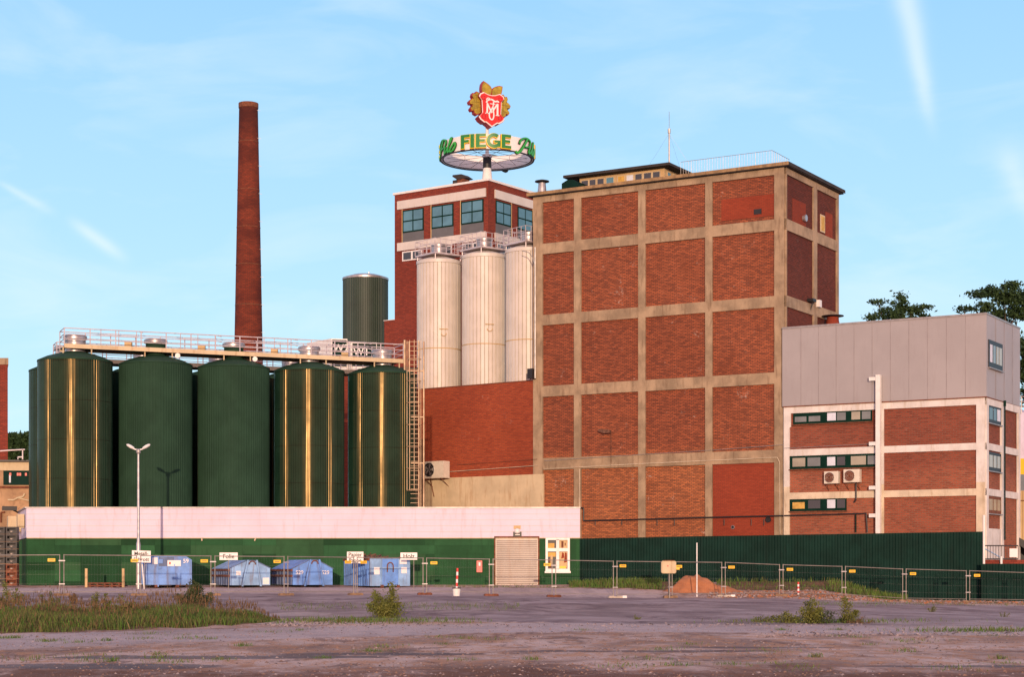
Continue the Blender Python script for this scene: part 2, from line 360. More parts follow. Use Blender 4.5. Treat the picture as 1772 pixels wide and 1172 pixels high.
t = MT('glossy_green_tank_sheet'); P = t.pos(); sp = t.n('SeparateXYZ'); t.l(P, sp.inputs[0])
c = t.mix(t.ramp(t.noise(P, .5, 5, .6), .3, .7), (.006, .024, .016), (.012, .038, .025))
fr_ = t.math('FRACT', t.math('MULTIPLY', sp.outputs[2], .42)); seam = t.math('LESS_THAN', fr_, .025)
c = t.mix(t.math('MULTIPLY', seam, .6), c, (.003, .008, .006)); c = t.mix(t.math('MULTIPLY', t.ramp(t.noise(P, 2.2, 6, .65, .3, (1.6, 1.6, .2)), .5, .75), .35), c, (.012, .022, .016))
wv = t.noise(P, 4.5, 2, .5, .0, (1, 1, .02)); wl = t.noise(P, .9, 2, .5)
t.bump(t.math('ADD', wv, t.math('MULTIPLY', wl, .5)), .26, .05)
M['green_tank'] = t.set(c, t.math('ADD', t.math('MULTIPLY', wl, .16), .15), 0, .26); t.b.inputs['Specular Tint'].default_value = (1, .66, .30, 1)
# ================================================================ the ground
def Yg(px, py):                                   # distance at which the ground shows at a photo pixel
    Y = 30.
    for _ in range(40):
        z = gz((px - CX) / F * Y, Y); Y = lerp(Y, max(12, min(125, (EYE - z) * F / max(3, py - HY))), .5)
    return Y
def veg_edge(px):                                 # front and back of the tall grass on the left
    f = table([(-900, 38), (0, 44.5), (250, 48), (400, 51), (484, 56)], px)
    b = table([(-900, 68), (0, 66), (300, 66), (420, 63), (484, 58)], px)
    return f, b
def ground_masks(x, y):
    px = CX + x / max(y, 10) * F if y > 5 else 0
    if y < 12: return 0, 0, 0, 0
    f, b = veg_edge(px)
    veg = min(sm(f - .6, f + .8, y), sm(b + 2, b - 1, y)) if px < 482 else 0
    bank = sm(100.8, 102.2, y) * sm(980, 1010, px) * sm(1560, 1500, px)
    veg = max(veg, bank * (1.0 if px < 1165 or px > 1250 else .3))
    asph = sm(table([(0, 58), (450, 58), (700, 54), (1100, 52), (1772, 49)], px), table([(0, 62), (700, 60), (1100, 56), (1772, 53)], px), y) * sm(101, 92, y) * (1 if px > 420 else sm(60, 76, y))
    e = table([(-300, 37), (0, 38), (500, 44), (1000, 49), (1772, 46)], px)
    pale = sm(e - 4, e, y) * sm(e + 9, e + 4, y)
    conc = sm(78, 84, y) * sm(104, 98, y) * sm(1300, 1000, px)
    for (ex, ey, ew, ed) in ((-7.6, 64, 1.3, 2.2), (-6.1, 54.5, 2.0, 2.2), (-3.4, 57, 2.4, 1.2)):
        k = sm(1.4, .4, ((x - ex) / ew) ** 2 + ((y - ey) / ed) ** 2); asph *= 1 - k; pale = max(pale, k)
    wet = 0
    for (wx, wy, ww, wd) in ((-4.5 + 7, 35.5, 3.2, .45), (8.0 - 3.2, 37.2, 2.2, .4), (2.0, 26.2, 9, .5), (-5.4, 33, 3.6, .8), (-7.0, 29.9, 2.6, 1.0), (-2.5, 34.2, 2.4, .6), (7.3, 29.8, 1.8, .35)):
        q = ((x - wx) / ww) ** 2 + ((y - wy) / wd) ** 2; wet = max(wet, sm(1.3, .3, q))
    return veg, asph, max(pale, conc), wet
def axis(spans):
    out = []
    for a, b, st in spans:
        n = max(1, round((b - a) / st)); out += [a + (b - a) * i / n for i in range(n)]
    return out + [spans[-1][1]]
xs = axis([(-2400, -400, 250), (-400, -100, 50), (-100, -42, 5), (-42, 46, .55), (46, 100, 5), (100, 400, 50), (400, 2400, 250)])
ys = axis([(-600, -50, 110), (-50, 10, 10), (10, 24, 1), (24, 60, .3), (60, 96, .6), (96, 112, .4), (112, 140, 2), (140, 400, 30), (400, 4800, 400)])
me = bpy.data.meshes.new('ground'); vs = []; cols = []
from mathutils import noise as mn
for y in ys:
    for x in xs:
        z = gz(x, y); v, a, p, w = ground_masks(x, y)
        if 14 < y < 112 and abs(x) < 50:
            n = mn.noise(Vector((x * .45, y * .45, 3))) * .03 + mn.noise(Vector((x * 1.7, y * 1.7, 9))) * .028
            z += n * (1 - .7 * max(a, p)) * (1 - w) + v * (.03 + .12 * max(0, mn.noise(Vector((x * .9, y * .9, 1)))))
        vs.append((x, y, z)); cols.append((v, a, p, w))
nx = len(xs); fs = [(j * nx + i, j * nx + i + 1, (j + 1) * nx + i + 1, (j + 1) * nx + i) for j in range(len(ys) - 1) for i in range(nx - 1)]
me.from_pydata(vs, [], fs); me.polygons.foreach_set('use_smooth', [True] * len(fs))
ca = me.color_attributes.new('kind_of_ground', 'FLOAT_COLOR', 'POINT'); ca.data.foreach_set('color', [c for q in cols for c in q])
ground = bpy.data.objects.new('ground', me); COL.objects.link(ground); ground['kind'] = 'structure'
t = MT('gravel_and_asphalt_ground'); P = t.pos()
at = t.n('Attribute', attribute_name='kind_of_ground'); sc = t.n('SeparateColor'); t.l(at.outputs['Color'], sc.inputs[0])
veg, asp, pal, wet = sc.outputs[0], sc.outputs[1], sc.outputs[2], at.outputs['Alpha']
nb = t.noise(P, .26, 7, .68, .5, (1.3, .75, 1)); nm = t.noise(P, 1.3, 6, .7, .3, (1.4, .6, 1)); nf = t.noise(P, 9, 5, .75); ng = t.noise(P, 34, 3, .7)
vor = t.n('TexVoronoi'); vor.inputs['Scale'].default_value = 16; t.l(P, vor.inputs['Vector'])
grav = t.mix(t.ramp(nb, .40, .58), (.31, .19, .14), (.60, .42, .345))
grav = t.mix(t.math('MULTIPLY', t.ramp(nm, .46, .60), .72), grav, (.48, .23, .11))
grav = t.mix(t.math('MULTIPLY', t.ramp(t.noise(P, .5, 6, .72, .8, (1.3, .55, 1)), .52, .62), .7), grav, (.13, .07, .055))
grav = t.mix(t.math('MULTIPLY', t.ramp(nf, .45, .8), .5), grav, (.6, .45, .42))
asph = t.mix(t.ramp(nb, .4, .6), (.27, .20, .195), (.41, .31, .30)); asph = t.mix(t.math('MULTIPLY', t.ramp(t.noise(P, .3, 7, .72, 1.2, (1.0, .5, 1)), .51, .60), .75), asph, (.14, .09, .10))
pale = t.mix(t.ramp(nm, .35, .65), (.44, .345, .33), (.56, .45, .43))
soil = t.mix(t.ramp(nm, .4, .6), (.13, .09, .04), (.22, .11, .06))
def edge(m, amt=.5):
    return t.ramp(t.math('ADD', m, t.math('MULTIPLY', t.math('SUBTRACT', nm, .5), amt * 2.2)), .38, .62)
c = t.mix(t.math('MULTIPLY', edge(pal), .75), grav, pale); c = t.mix(t.math('MULTIPLY', edge(asp), .9), c, asph)
c = t.mix(edge(veg, .35), c, soil)
c = t.mix(t.math('MULTIPLY', t.ramp(vor.outputs['Distance'], .28, .1), t.math('MULTIPLY', t.ramp(nf, .5, .7), .45)), c, (.5, .42, .38))
sy = t.n('SeparateXYZ'); t.l(P, sy.inputs[0]); yy = t.math('ADD', sy.outputs[1], t.math('MULTIPLY', nb, 6.)); red = t.math('MULTIPLY', t.ramp(yy, 34.0, 30.2), t.ramp(nm, .30, .5)); c = t.mix(t.math('MULTIPLY', red, .8), c, (.15, .06, .035))
big = t.noise(P, .09, 5, .6, .5, (1, 1.2, 1)); c = t.mix(t.math('MULTIPLY', t.ramp(big, .47, .60), .35), c, t.mix(1., c, (.62, .55, .5), 'MULTIPLY'))
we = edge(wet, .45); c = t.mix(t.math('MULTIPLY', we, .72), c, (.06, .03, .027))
t.bump(t.math('ADD', t.math('MULTIPLY', nf, 1.), t.math('MULTIPLY', vor.outputs['Distance'], -.8)), .8, .04)
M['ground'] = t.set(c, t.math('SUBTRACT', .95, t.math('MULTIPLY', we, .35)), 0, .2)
me.materials.append(M['ground'])

# ---- loose stones on the near gravel
def stones(name, n, area, s0, s1, mats, label=None):
    mb = MB()
    for i in range(n):
        x, y = area(); s = rng.uniform(s0, s1) * rng.uniform(.5, 1.2); z = gz(x, y); mb.k = rng.randrange(len(mats))
        a = rng.uniform(0, 6.28); ca_, sa = math.cos(a), math.sin(a)
        pts = []
        for (u, v, w) in ((1, 0, .2), (.4, .9, .3), (-.7, .7, .1), (-1, -.3, .25), (-.1, -1, .15), (.7, -.6, .3), (.1, .1, 1.)):
            u *= rng.uniform(.6, 1.1); v *= rng.uniform(.6, 1.1); pts.append((x + s * (u * ca_ - v * sa), y + s * (u * sa + v * ca_), z - .01 + s * w * .8))
        mb.add(pts, [(k, (k + 1) % 6, 6) for k in range(6)])
    o = solo(name, mb, mats, kind='stuff', fix=False)
    if label: o['label'] = label
    return o
M['st1'] = paint('pale_stone', (.34, .26, .24), .9, 0, .3, 3); M['st2'] = paint('brown_stone', (.26, .15, .10), .9, 0, .3, 3); M['st3'] = paint('dark_stone', (.12, .09, .085), .9, 0, .3, 3)
def near_area():
    y = 24 + 30 * rng.random() ** 1.3; return rng.uniform(-.36, .36) * y, y
gravel_o = stones('gravel_stones', 18000, near_area, .008, .038, [M['st1'], M['st2'], M['st3'], M['st2']], 'loose stones strewn over the near gravel')
def strip_area():
    px = rng.uniform(1225, 1990); y = table([(1225, 97.5), (1500, 99), (1772, 100.5), (1990, 101)], px) + rng.gauss(0.9, 1.1)
    return (px - CX) / F * y, y
rub = stones('brick_rubble', 5200, strip_area, .05, .14, [M['st1'], M['st2'], M['sand'], M['st2']], 'low strip of broken brick rubble under the mesh fence')
def waste_area():
    if rng.random() < .45:
        px = rng.gauss(530, 60); py = rng.gauss(1079, 3.2)
    elif rng.random() < .5: px = rng.uniform(480, 1500); py = rng.gauss(1083, 1.6)
    else: px = rng.uniform(1300, 1900); py = rng.gauss(1098, 3)
    y = Yg(px, py); return (px - CX) / F * y, y
stones('loose_gravel', 2600, waste_area, .015, .06, [M['st1'], M['st1'], M['st3']], 'whitish loose gravel beside the worn asphalt')
# ================================================================ the tall brick block
A = Fr(((1358 - CX) / F * 130, 130), (-.863, .505)); Bd = Vector((.513, .858)).normalized()
AS = Fr(A.O, Bd)                                    # its right-hand side
ZT = A.z(1358, 287)
UL = A.u(924); SL = AS.u(1449)
blk = root('brick_silo_building', 'tall windowless red brick block divided by a stained beige concrete grid', 'building', A.p(UL / 2, .4, -SL / 2))
def colspan(pa, pb): return A.u(pb), A.u(pa)
mb = MB(); mb.box(A, 0.02, UL - .02, -1, ZT - .1, -SL + .02, -.02); part('brick_wall', mb, M['brick_main'], blk)
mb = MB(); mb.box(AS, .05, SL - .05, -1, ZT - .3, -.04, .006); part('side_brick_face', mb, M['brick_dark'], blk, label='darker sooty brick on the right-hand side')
rows = [(ZT - .105, A.z(1341, 303)), (A.z(1341, 380), A.z(1341, 399.5)), (A.z(1341, 512.7), A.z(1341, 532)), (A.z(1341, 645), A.z(1341, 665)), (A.z(1341, 779), A.z(1341, 801))]
cols = [(1341, 1358), (1221.5, 1233.5), (1105.6, 1117.8), (994.5, 1006.5), (924, 940)]
cu = [(A.u(b), A.u(a)) for a, b in cols]; cu[0] = (0., A.u(1341)); cu[-1] = (A.u(940), UL)
sc_ = [(0, .12), (AS.u(1405.5), AS.u(1411.5)), (AS.u(1446), SL)]
for i, (a, b) in enumerate(cu):
    mb = MB(); mb.box(A, a, b, -1, ZT - .1, -.1, .14); part('concrete_column', mb, M['concrete'], blk)
for i, (a, b) in enumerate(sc_):
    mb = MB(); mb.box(AS, a - (.0 if i else .0), b, -1, ZT - .1, -.1, .13 if i else .136); part('concrete_column', mb, M['concrete'], blk)
for zt, zb in rows:
    mb = MB(); mb.box(A, .0, UL, zb, zt, -.08, .135); part('concrete_beam', mb, M['concrete'], blk)
    mb = MB(); mb.box(AS, .0, SL, zb, zt, -.08, .125); part('concrete_beam', mb, M['concrete'], blk)
mb = MB(); mb.box(A, cu[0][1] + .02, cu[1][0] - .02, -1, rows[4][1] - .02, -.05, .03); part('brick_infill', mb, M['brick_new'], blk, label='smooth new red brick infill in the bottom right bay')
mb = MB(); mb.box(A, cu[0][1] + .02, cu[1][0] - .7, rows[1][0] + .3, A.z(1341, 335), -.05, .012); part('brick_infill', mb, M['brick_new'], blk, label='repaired brick patch high in the top right bay')
mb = MB(); mb.box(A, A.u(1318), A.u(1305), A.z(1310, 371), A.z(1310, 362), -.05, .05); part('vent_opening', mb, M['black'], blk)
mb = MB(); mb.box(AS, AS.u(1371), AS.u(1394), AS.z(1380, 395), AS.z(1380, 347), -.05, .03); part('brick_infill', mb, M['brick_new'], blk, label='bricked-up opening on the shaded side')
mb = MB(); mb.box(AS, AS.u(1428), AS.u(1440), AS.z(1432, 414), AS.z(1432, 368), -.05, .03); part('brick_infill', mb, M['brick_new'], blk)
fo = MB(); u0, u1 = AS.u(1419), AS.u(1426.5); z0, z1 = AS.z(1422, 402), AS.z(1422, 372)
fo.box(AS, u0, u1, z0, z1, -.05, .06); wf = part('side_window', fo, M['cream_wall'], blk); g = MB(); g.box(AS, u0 + .12, u1 - .12, z0 + .12, z1 - .12, 0, .075); part('pane', g, M['warm_room'], wf)
# roof
ov = .45
mb = MB(); c4 = [A.p(-ov, 0, ov), A.p(UL + ov * .7, 0, ov), A.p(UL + ov * .7, 0, -SL - ov), A.p(-ov, 0, -SL - ov)]
mb.hexa([Vector((p.x, p.y, ZT - .1)) for p in c4] + [Vector((p.x, p.y, ZT + .14)) for p in c4]); rf = part('roof', mb, M['roof'], blk)
mb = MB(); mb.box(A, -ov - .03, UL + .4, ZT - .04, ZT + .2, ov, ov + .04); part('eave_strip', mb, M['eave'], rf)
mb = MB(); mb.box(AS, -ov, SL + ov, ZT - .05, ZT + .2, ov, ov + .04); part('eave_strip', mb, M['roof'], rf)
# wires, pipes, fittings on the facade
def line(name, fr, pts, d, r, mat, parent, n=6):
    mb = MB(); P = [fr.p(fr.u(px, d), fr.z(px, py, d), d) for px, py in pts]; mb.path(P, r, n); return part(name, mb, mat, parent)
line('cable', A, [(942, 798), (1110, 787), (1225, 780), (1357, 770)], .2, .02, M['steel'], blk)
line('conduit', A, [(942, 812), (1000, 809), (1110, 803), (1345, 792), (1349, 800), (1350, 925)], .2, .025, M['concrete_pale'], blk)
line('dark_pipe', A, [(1003, 879), (1010, 880), (1010, 902), (1116, 899), (1230, 896), (1357, 893)], .32, .055, M['black'], blk)
line('conduit', A, [(1003, 812), (1003, 925)], .2, .03, M['concrete_pale'], blk)
for px in (1030, 1076, 1137, 1167, 1253, 1300, 1322):
    line('bracket', A, [(px, 899), (px, 910)], .2, .03, M['black'], blk)
lp = root('wall_lamp', 'small grey floodlight hanging on the tall brick block', 'lamp', A.p(A.u(1055), A.z(1055, 748), .3))
mb = MB(); u, z = A.u(1052), A.z(1052, 748); mb.shape(A, [(u - .45, z + .12), (u + .5, z + .2), (u + .55, z + .05), (u + .1, z - .12), (u - .45, z - .12)], .3, .62); part('lamp_head', mb, M['wood'], lp)
mb = MB(); mb.path([A.p(A.u(1059), z, .45), A.p(A.u(1059), z - .1, .16), A.p(A.u(1059), z - 2.4, .16)], .018); part('conduit', mb, M['wood'], lp)
for px, py, rr in ((1330, 900, .22), (1269, 913, .14)):
    v = root('wall_vent', ('round black vent hole' if rr > .2 else 'small round grey vent') + ' low on the smooth brick bay', 'vent', A.p(A.u(px), A.z(px, py), .03))
    mb = MB(); q = A.p(A.u(px), A.z(px, py), .0); nn = Vector((A.N.x, A.N.y, 0)); mb.tube(q, q + nn * .12, rr, 14); r_ = part('collar', mb, M['black'] if rr > .2 else M['galv'], v, True)
    mb = MB(); mb.tube(q + nn * .1, q + nn * .13, rr * .75, 14); part('grille', mb, M['black'], v)
mb = MB(); nn = Vector((AS.N.x, AS.N.y, 0)); q = AS.p(AS.u(1389), AS.z(1389, 378), 0); mb.tube(q, q + nn * .2, .2, 12); mb.tube(q + nn * .2, q + nn * .3, .26, 12)
solo('side_vent', mb, M['galv'], 'small round white vent high on the shaded side of the block', 'vent')
mb = MB(); mb.box(AS, AS.u(1409.5), AS.u(1413.5), AS.z(1411, 532), AS.z(1411, 520), .14, .4); solo('junction_box', mb, M['white'], 'small white box on the side column of the brick block', 'box')
mb = MB(); mb.box(AS, AS.u(1396), AS.u(1402), AS.z(1399, 523), AS.z(1399, 518), 0, .5); mb.path([AS.p(AS.u(1400), AS.z(1400, 525), .3), AS.p(AS.u(1400), AS.z(1400, 540), .05)], .04)
solo('side_floodlight', mb, M['black'], 'small dark floodlight on the shaded side of the block', 'lamp')

# ---- penthouse on the roof
PH = Fr((A.p(0, 0, -4.2)[0], A.p(0, 0, -4.2)[1]), A.U); PS = None
def box_on(fr, d): return Fr((fr.p(0, 0, d)[0], fr.p(0, 0, d)[1]), fr.U)
ua, ub = PH.u(1150), PH.u(1003); zt = PH.z(1150, 290)
ph = root('roof_penthouse', 'low yellow penthouse with a row of windows and flat dark roof', 'penthouse', PH.p((ua + ub) / 2, ZT, -2))
mb = MB(); mb.box(PH, ua, ub, ZT + .145, zt, -5.2, 0); part('wall', mb, M['tan'], ph)
mb = MB(); mb.box(PH, ua - .75, ub + 1.1, zt, zt + .2, -5.9, .75); part('roof', mb, M['roof'], ph)
def zph(py, px): return PH.z(px, py)
for (a, b, mt) in ((1006, 1019, 'glass_dark'), (1020, 1032, 'glass_dark'), (1033.5, 1046, 'glass_dark'), (1049, 1063, 'glass'), (1069, 1082, 'warm_room'), (1084, 1097, 'curtain'), (1099, 1112, 'glass_dark'), (1114, 1128, 'glass_dark'), (1129.5, 1143, 'glass_dark')):
    u0, u1 = PH.u(b), PH.u(a); z0, z1 = zt - 1.12, zt - .2
    mb = MB(); mb.box(PH, u0 - .03, u1 + .03, z0, z1, 0, .05); wfr = part('window', mb, M['cream_wall'], ph)
    mb = MB(); mb.box(PH, u0 + .05, u1 - .05, z0 + .06, z1 - .06, .02, .06); part('pane', mb, M[mt], wfr)
PS = Fr((PH.p(ua, 0, 0)[0], PH.p(ua, 0, 0)[1]), Bd)
for (a, b) in ((1154, 1160), (1164, 1171)):
    u0, u1 = PS.u(a), PS.u(b)
    mb = MB(); mb.box(PS, u0, u1, zt - 1.1, zt - .2, 0, .05); wfr = part('window', mb, M['cream_wall'], ph)
    mb = MB(); mb.box(PS, u0 + .08, u1 - .08, zt - 1.02, zt - .28, .02, .07); part('pane', mb, M['glass'], wfr)
# handrail along the roof
HR = box_on(A, -2.6); rl = root('roof_railing', 'thin grey safety railing along the roof edge of the brick block', 'railing', HR.p(0, ZT, 0))
u0, u1 = HR.u(1336), HR.u(1178)
mb = MB(); mb.path([HR.p(u1, ZT + .14 + 1.75, 0), HR.p(u0, ZT + 1.9, 0), HR.p(u0, ZT + 1.9, -3.5)], .02, 5); part('top_rail', mb, M['steel'], rl)
n = 34
mb = MB()
for i in range(n + 1):
    u = lerp(u0, u1, i / n); mb.tube(HR.p(u, ZT + .145, 0), HR.p(u, ZT + 1.88, 0), .011 if i % 6 else .02, 4)
for i in range(1, 8): mb.tube(HR.p(u0, ZT + .145, -3.5 * i / 8), HR.p(u0, ZT + 1.88, -3.5 * i / 8), .018, 4)
part('balusters', mb, M['steel'], rl)
q = box_on(A, -6); p0 = q.p(q.u(1158), ZT + .14, 0); z1 = q.z(1158, 226)
an = root('antenna_mast', 'slender guyed antenna mast rising from the block roof', 'antenna', p0)
mb = MB(); mb.tube(p0, (p0.x, p0.y, z1), .06, 6); mb.tube((p0.x, p0.y, z1), (p0.x, p0.y, z1 + 1.5), .018, 5); mb.tube((p0.x, p0.y, z1 - .2), (p0.x, p0.y, z1 + .15), .11, 6); part('mast', mb, M['steel'], an)
mb = MB()
for a, b in ((-3, 0), (3, -.5), (2, 3)): mb.tube((p0.x, p0.y, z1 - .2), (p0.x + a, p0.y + b, ZT + .3), .006, 3)
part('guy_wire', mb, M['steel'], an)
q = box_on(A, -2.2); u0, u1 = q.u(1016), q.u(972); zb = ZT + .145
mb = MB(); z2 = q.z(985, 312); mb.shape(q, [(u1, zb), (u0, zb), (u0 + .2, zb + .3), (lerp(u0, u1, .55), z2 + .02), (lerp(u0, u1, .78), z2 + .05), (u1, z2 - .18)], 0, -2.5)
solo('roof_hatch', mb, M['green_dark'], 'dark tapered hatch box at the left end of the block roof', 'hatch')
def mushroom(fr, px, pyb, pyt, rad, name, label, bodymat):
    u = fr.u(px); p = fr.p(u, 0, 0); zb, zt = fr.z(px, pyb), fr.z(px, pyt); h = zt - zb
    o = root(name, label, 'vent', (p.x, p.y, zb))
    mb = MB(); mb.lathe((p.x, p.y, zb), [(rad * .62, 0), (rad * .5, h * .75)], 18); part('duct', mb, bodymat, o, True)
    mb = MB(); mb.lathe((p.x, p.y, zb), [(rad, h * .84), (rad * .98, h * .9), (rad * .3, h)], 18); mb.lathe((p.x, p.y, zb), [(.05, h * .7), (.05, h * .86)], 6); part('cap', mb, M['black'], o, True)
q = box_on(A, -1.6); mushroom(q, 938, 334, 311, .58, 'roof_vent', 'mushroom vent with black cap at the left roof corner of the block', M['galv'])
q = Fr((AS.p(0, 0, -2.5)[0], AS.p(0, 0, -2.5)[1]), AS.U); u0, u1 = q.u(1398), q.u(1442)
mb = MB(); mb.shape(q, [(u0, ZT + .145), (u1, ZT + .145), (u1, ZT + .9), (u0 + .3, ZT + 1.15), (u0, ZT + 1.0)], 0, -3); solo('roof_plant_box', mb, M['roof'], 'low dark plant box on the right side of the block roof', 'plant box')

# ================================================================ office annex on the right
X = box_on(A, .32); UR = X.u(1705); XS = Fr((X.p(UR, 0, 0)[0], X.p(UR, 0, 0)[1]), Bd); XL = XS.u(1763.5)
UA = X.u(1357)
ZG1, ZG0 = X.z(1700, 545), X.z(1700, 687)
ax = root('office_annex', 'three-storey brick annex with white frame and grey clad top storey', 'building', X.p(UR / 2, 0, -XL / 2))
mb = MB(); mb.box(X, UR + .02, UA - .02, -1, ZG0, -XL + .02, -.02); part('brick_wall', mb, M['brick_annex'], ax)
mb = MB(); mb.box(X, UR - .12, UA + .1, ZG0, ZG1, -XL - .1, .12); cl_ = part('clad_storey', mb, M['cladding'], ax)
mb = MB()
for i in range(1, 11):
    u = lerp(UR, UA, i / 11.); mb.box(X, u - .012, u + .012, ZG0 + .02, ZG1 - .02, .11, .135)
for i in range(1, 4):
    u = XL * i / 4.; mb.box(XS, u - .012, u + .012, ZG0 + .02, ZG1 - .02, .11, .135)
part('panel_seams', mb, paint('seam_grey', (.27, .24, .245), .6), cl_)  # darker grey joints between the cladding panels
mb = MB(); mb.box(X, UR - .16, UA + .1, ZG1, ZG1 + .12, -XL - .14, .17); part('coping', mb, M['steel'], cl_)
mb = MB(); mb.box(X, UR - .14, UA, ZG0 - .08, ZG0, -XL, .16); part('drip_edge', mb, M['rust'], cl_)
def xz(py): return X.z(1690, py)
bands = [(xz(688.5), xz(701)), (xz(767), xz(779)), (xz(846), xz(858))]
mtB = [M['white_frame'], M['white_frame'], M['concrete_pale']]
for (zt_, zb_), mt in zip(bands, mtB):
    mb = MB(); mb.box(X, UR, UA, zb_, zt_, -.05, .10); part('frame_beam', mb, mt, ax)
    mb = MB(); mb.box(XS, 0, XL, zb_ + .0, zt_, -.05, .10); part('frame_beam', mb, mt if mt is not M['concrete_pale'] else M['white_frame'], ax)
zmid = xz(835)
for a, b in ((1690, 1705), (1519, 1530), (1357, 1367)):
    ua_, ub_ = (UR if a == 1690 else X.u(b)), X.u(a)
    if a == 1357: ub_ = UA
    for z0, z1, mt in ((zmid, ZG0 - .08, M['white_frame']), (-1, zmid, M['concrete_pale'])):
        mb = MB(); mb.box(X, ua_, ub_, z0, z1, -.05, .105); part('frame_column', mb, mt, ax)
for a, b in ((0, XS.u(1708.5)), (XS.u(1731.5), XS.u(1735)), (XL - .5, XL)):
    mb = MB(); mb.box(XS, a, b, -1, ZG0 - .08, -.05, .105); part('frame_column', mb, M['white_frame'], ax)
# windows
def band_window(fr, pa, pb, ya, yb, panes, ref, parent, d=.06, frame='frame_green'):
    """long window strip; panes = (px0, px1, material, top trim share)"""
    u0, u1 = fr.u(pa), fr.u(pb)
    if u0 > u1: u0, u1 = u1, u0
    z0, z1 = fr.z(ref, yb), fr.z(ref, ya)
    mb = MB(); mb.box(fr, u0, u1, z0, z1, -.05, d); w = part('window', mb, M[frame], parent)
    for a, b, mt, tt in panes:
        a_, b_ = fr.u(a), fr.u(b); h = z1 - z0
        mb = MB(); mb.box(fr, a_, b_, z0 + h * .2, z1 - h * (.16 + tt), 0, d + .012); part('pane', mb, M[mt], w)
    mb = MB(); mb.box(fr, u0 - .03, u1 + .03, z0 - .07, z0, -.04, d + .12); part('sill', mb, M['rust'] if frame == 'frame_green' else M['steel'], w)
    return w
# the three strips rise with the facade's perspective: reference heights are read at their middle
X1, X2, X3 = 1441, 1441, 1417
for (a, b, ya, yb, panes, ref) in (
    (1373, 1509.5, 711.5, 732.5, ((1376, 1396, 'glass_grey', .2), (1400, 1420, 'glass_grey', .2), (1432, 1447, 'curtain', 0), (1449, 1464, 'glass_grey', 0), (1474, 1489, 'glass_warm', 0), (1492, 1507, 'glass_grey', 0)), X1),
    (1367, 1518, 787.5, 811, ((1372, 1394, 'glass_warm', 0), (1398, 1420, 'glass_grey', 0), (1432, 1446, 'curtain', 0), (1449, 1463, 'glass_dark', 0), (1473, 1499, 'glass_warm', 0), (1502, 1517, 'glass_grey', 0)), X2),
    (1367, 1465, 862, 885, ((1372, 1393, 'warm_room', .15), (1399, 1420, 'glass_dark', 0), (1432, 1446, 'curtain', 0), (1449, 1463, 'glass_dark', 0)), X3)):
    band_window(X, a, b, ya, yb, panes, ref, ax)
mb = MB(); mb.box(X, X.u(1369), X.u(1365), X.z(1367, 740), X.z(1367, 716), -.05, .09); part('frame_block', mb, M['white_frame'], ax)
for ya, yb, m2 in ((700, 732, 'black'), (782, 815, 'black'), (859, 889, 'rust')):
    band_window(XS, 1708.5, 1731, ya, yb, ((1710, 1716, 'glass_dark' if ya < 750 else 'glass_warm', 0), (1717.5, 1722.5, 'glass_warm' if ya > 750 else 'glass_dark', 0), (1724, 1729.5, 'glass_warm' if ya > 750 else 'curtain', 0)), 1710, ax, .07, m2)
mb = MB(); mb.box(XS, XS.u(1709), XS.u(1733), 1.5, XS.z(1710, 915), -.05, .06); part('plinth_panel', mb, M['white_frame'], ax)
band_window(XS, 1707, 1731, 588, 636, ((1709, 1713, 'curtain', 0), (1714.5, 1718.5, 'glass_grey', 0), (1720, 1724, 'glass_warm', 0), (1725, 1729.5, 'glass_warm', 0)), 1708, ax, .17, 'black')
XD = XS; mb = MB(); u = XS.u(1733.5); mb.path([XS.p(u, ZG0 - .1, .22), XS.p(u, XS.z(1733, 935), .22)], .05, 8); mb.tube(XS.p(u, ZG0 - .35, .22), XS.p(u, ZG0 + .05, .22), .09, 8); part('downpipe', mb, M['frame_green'], ax)
line('dark_pipe', X, [(1357, 893), (1499, 889), (1501, 922)], .3, .05, M['black'], ax)
line('dark_pipe', X, [(1481, 891), (1481, 922)], .28, .05, M['frame_green'], ax)
line('cable', X, [(1357, 776), (1519, 768)], .2, .015, M['steel'], ax)
# white square duct climbing the facade
du = root('exhaust_duct', 'tall square white duct with side brackets on the annex facade', 'duct', X.p(X.u(1523), 0, .4))
ud0, ud1 = X.u(1527), X.u(1519.5); mb = MB(); mb.box(X, ud0, ud1, 2.0, X.z(1522, 650), .2, .55); part('duct', mb, M['white'], du)
for py in (657, 769, 845, 893):
    z = X.z(1515, py); mb = MB(); mb.box(X, ud1 + .003, ud1 + .5, z - .13, z + .13, .25, .5); part('bracket', mb, M['white'], du)
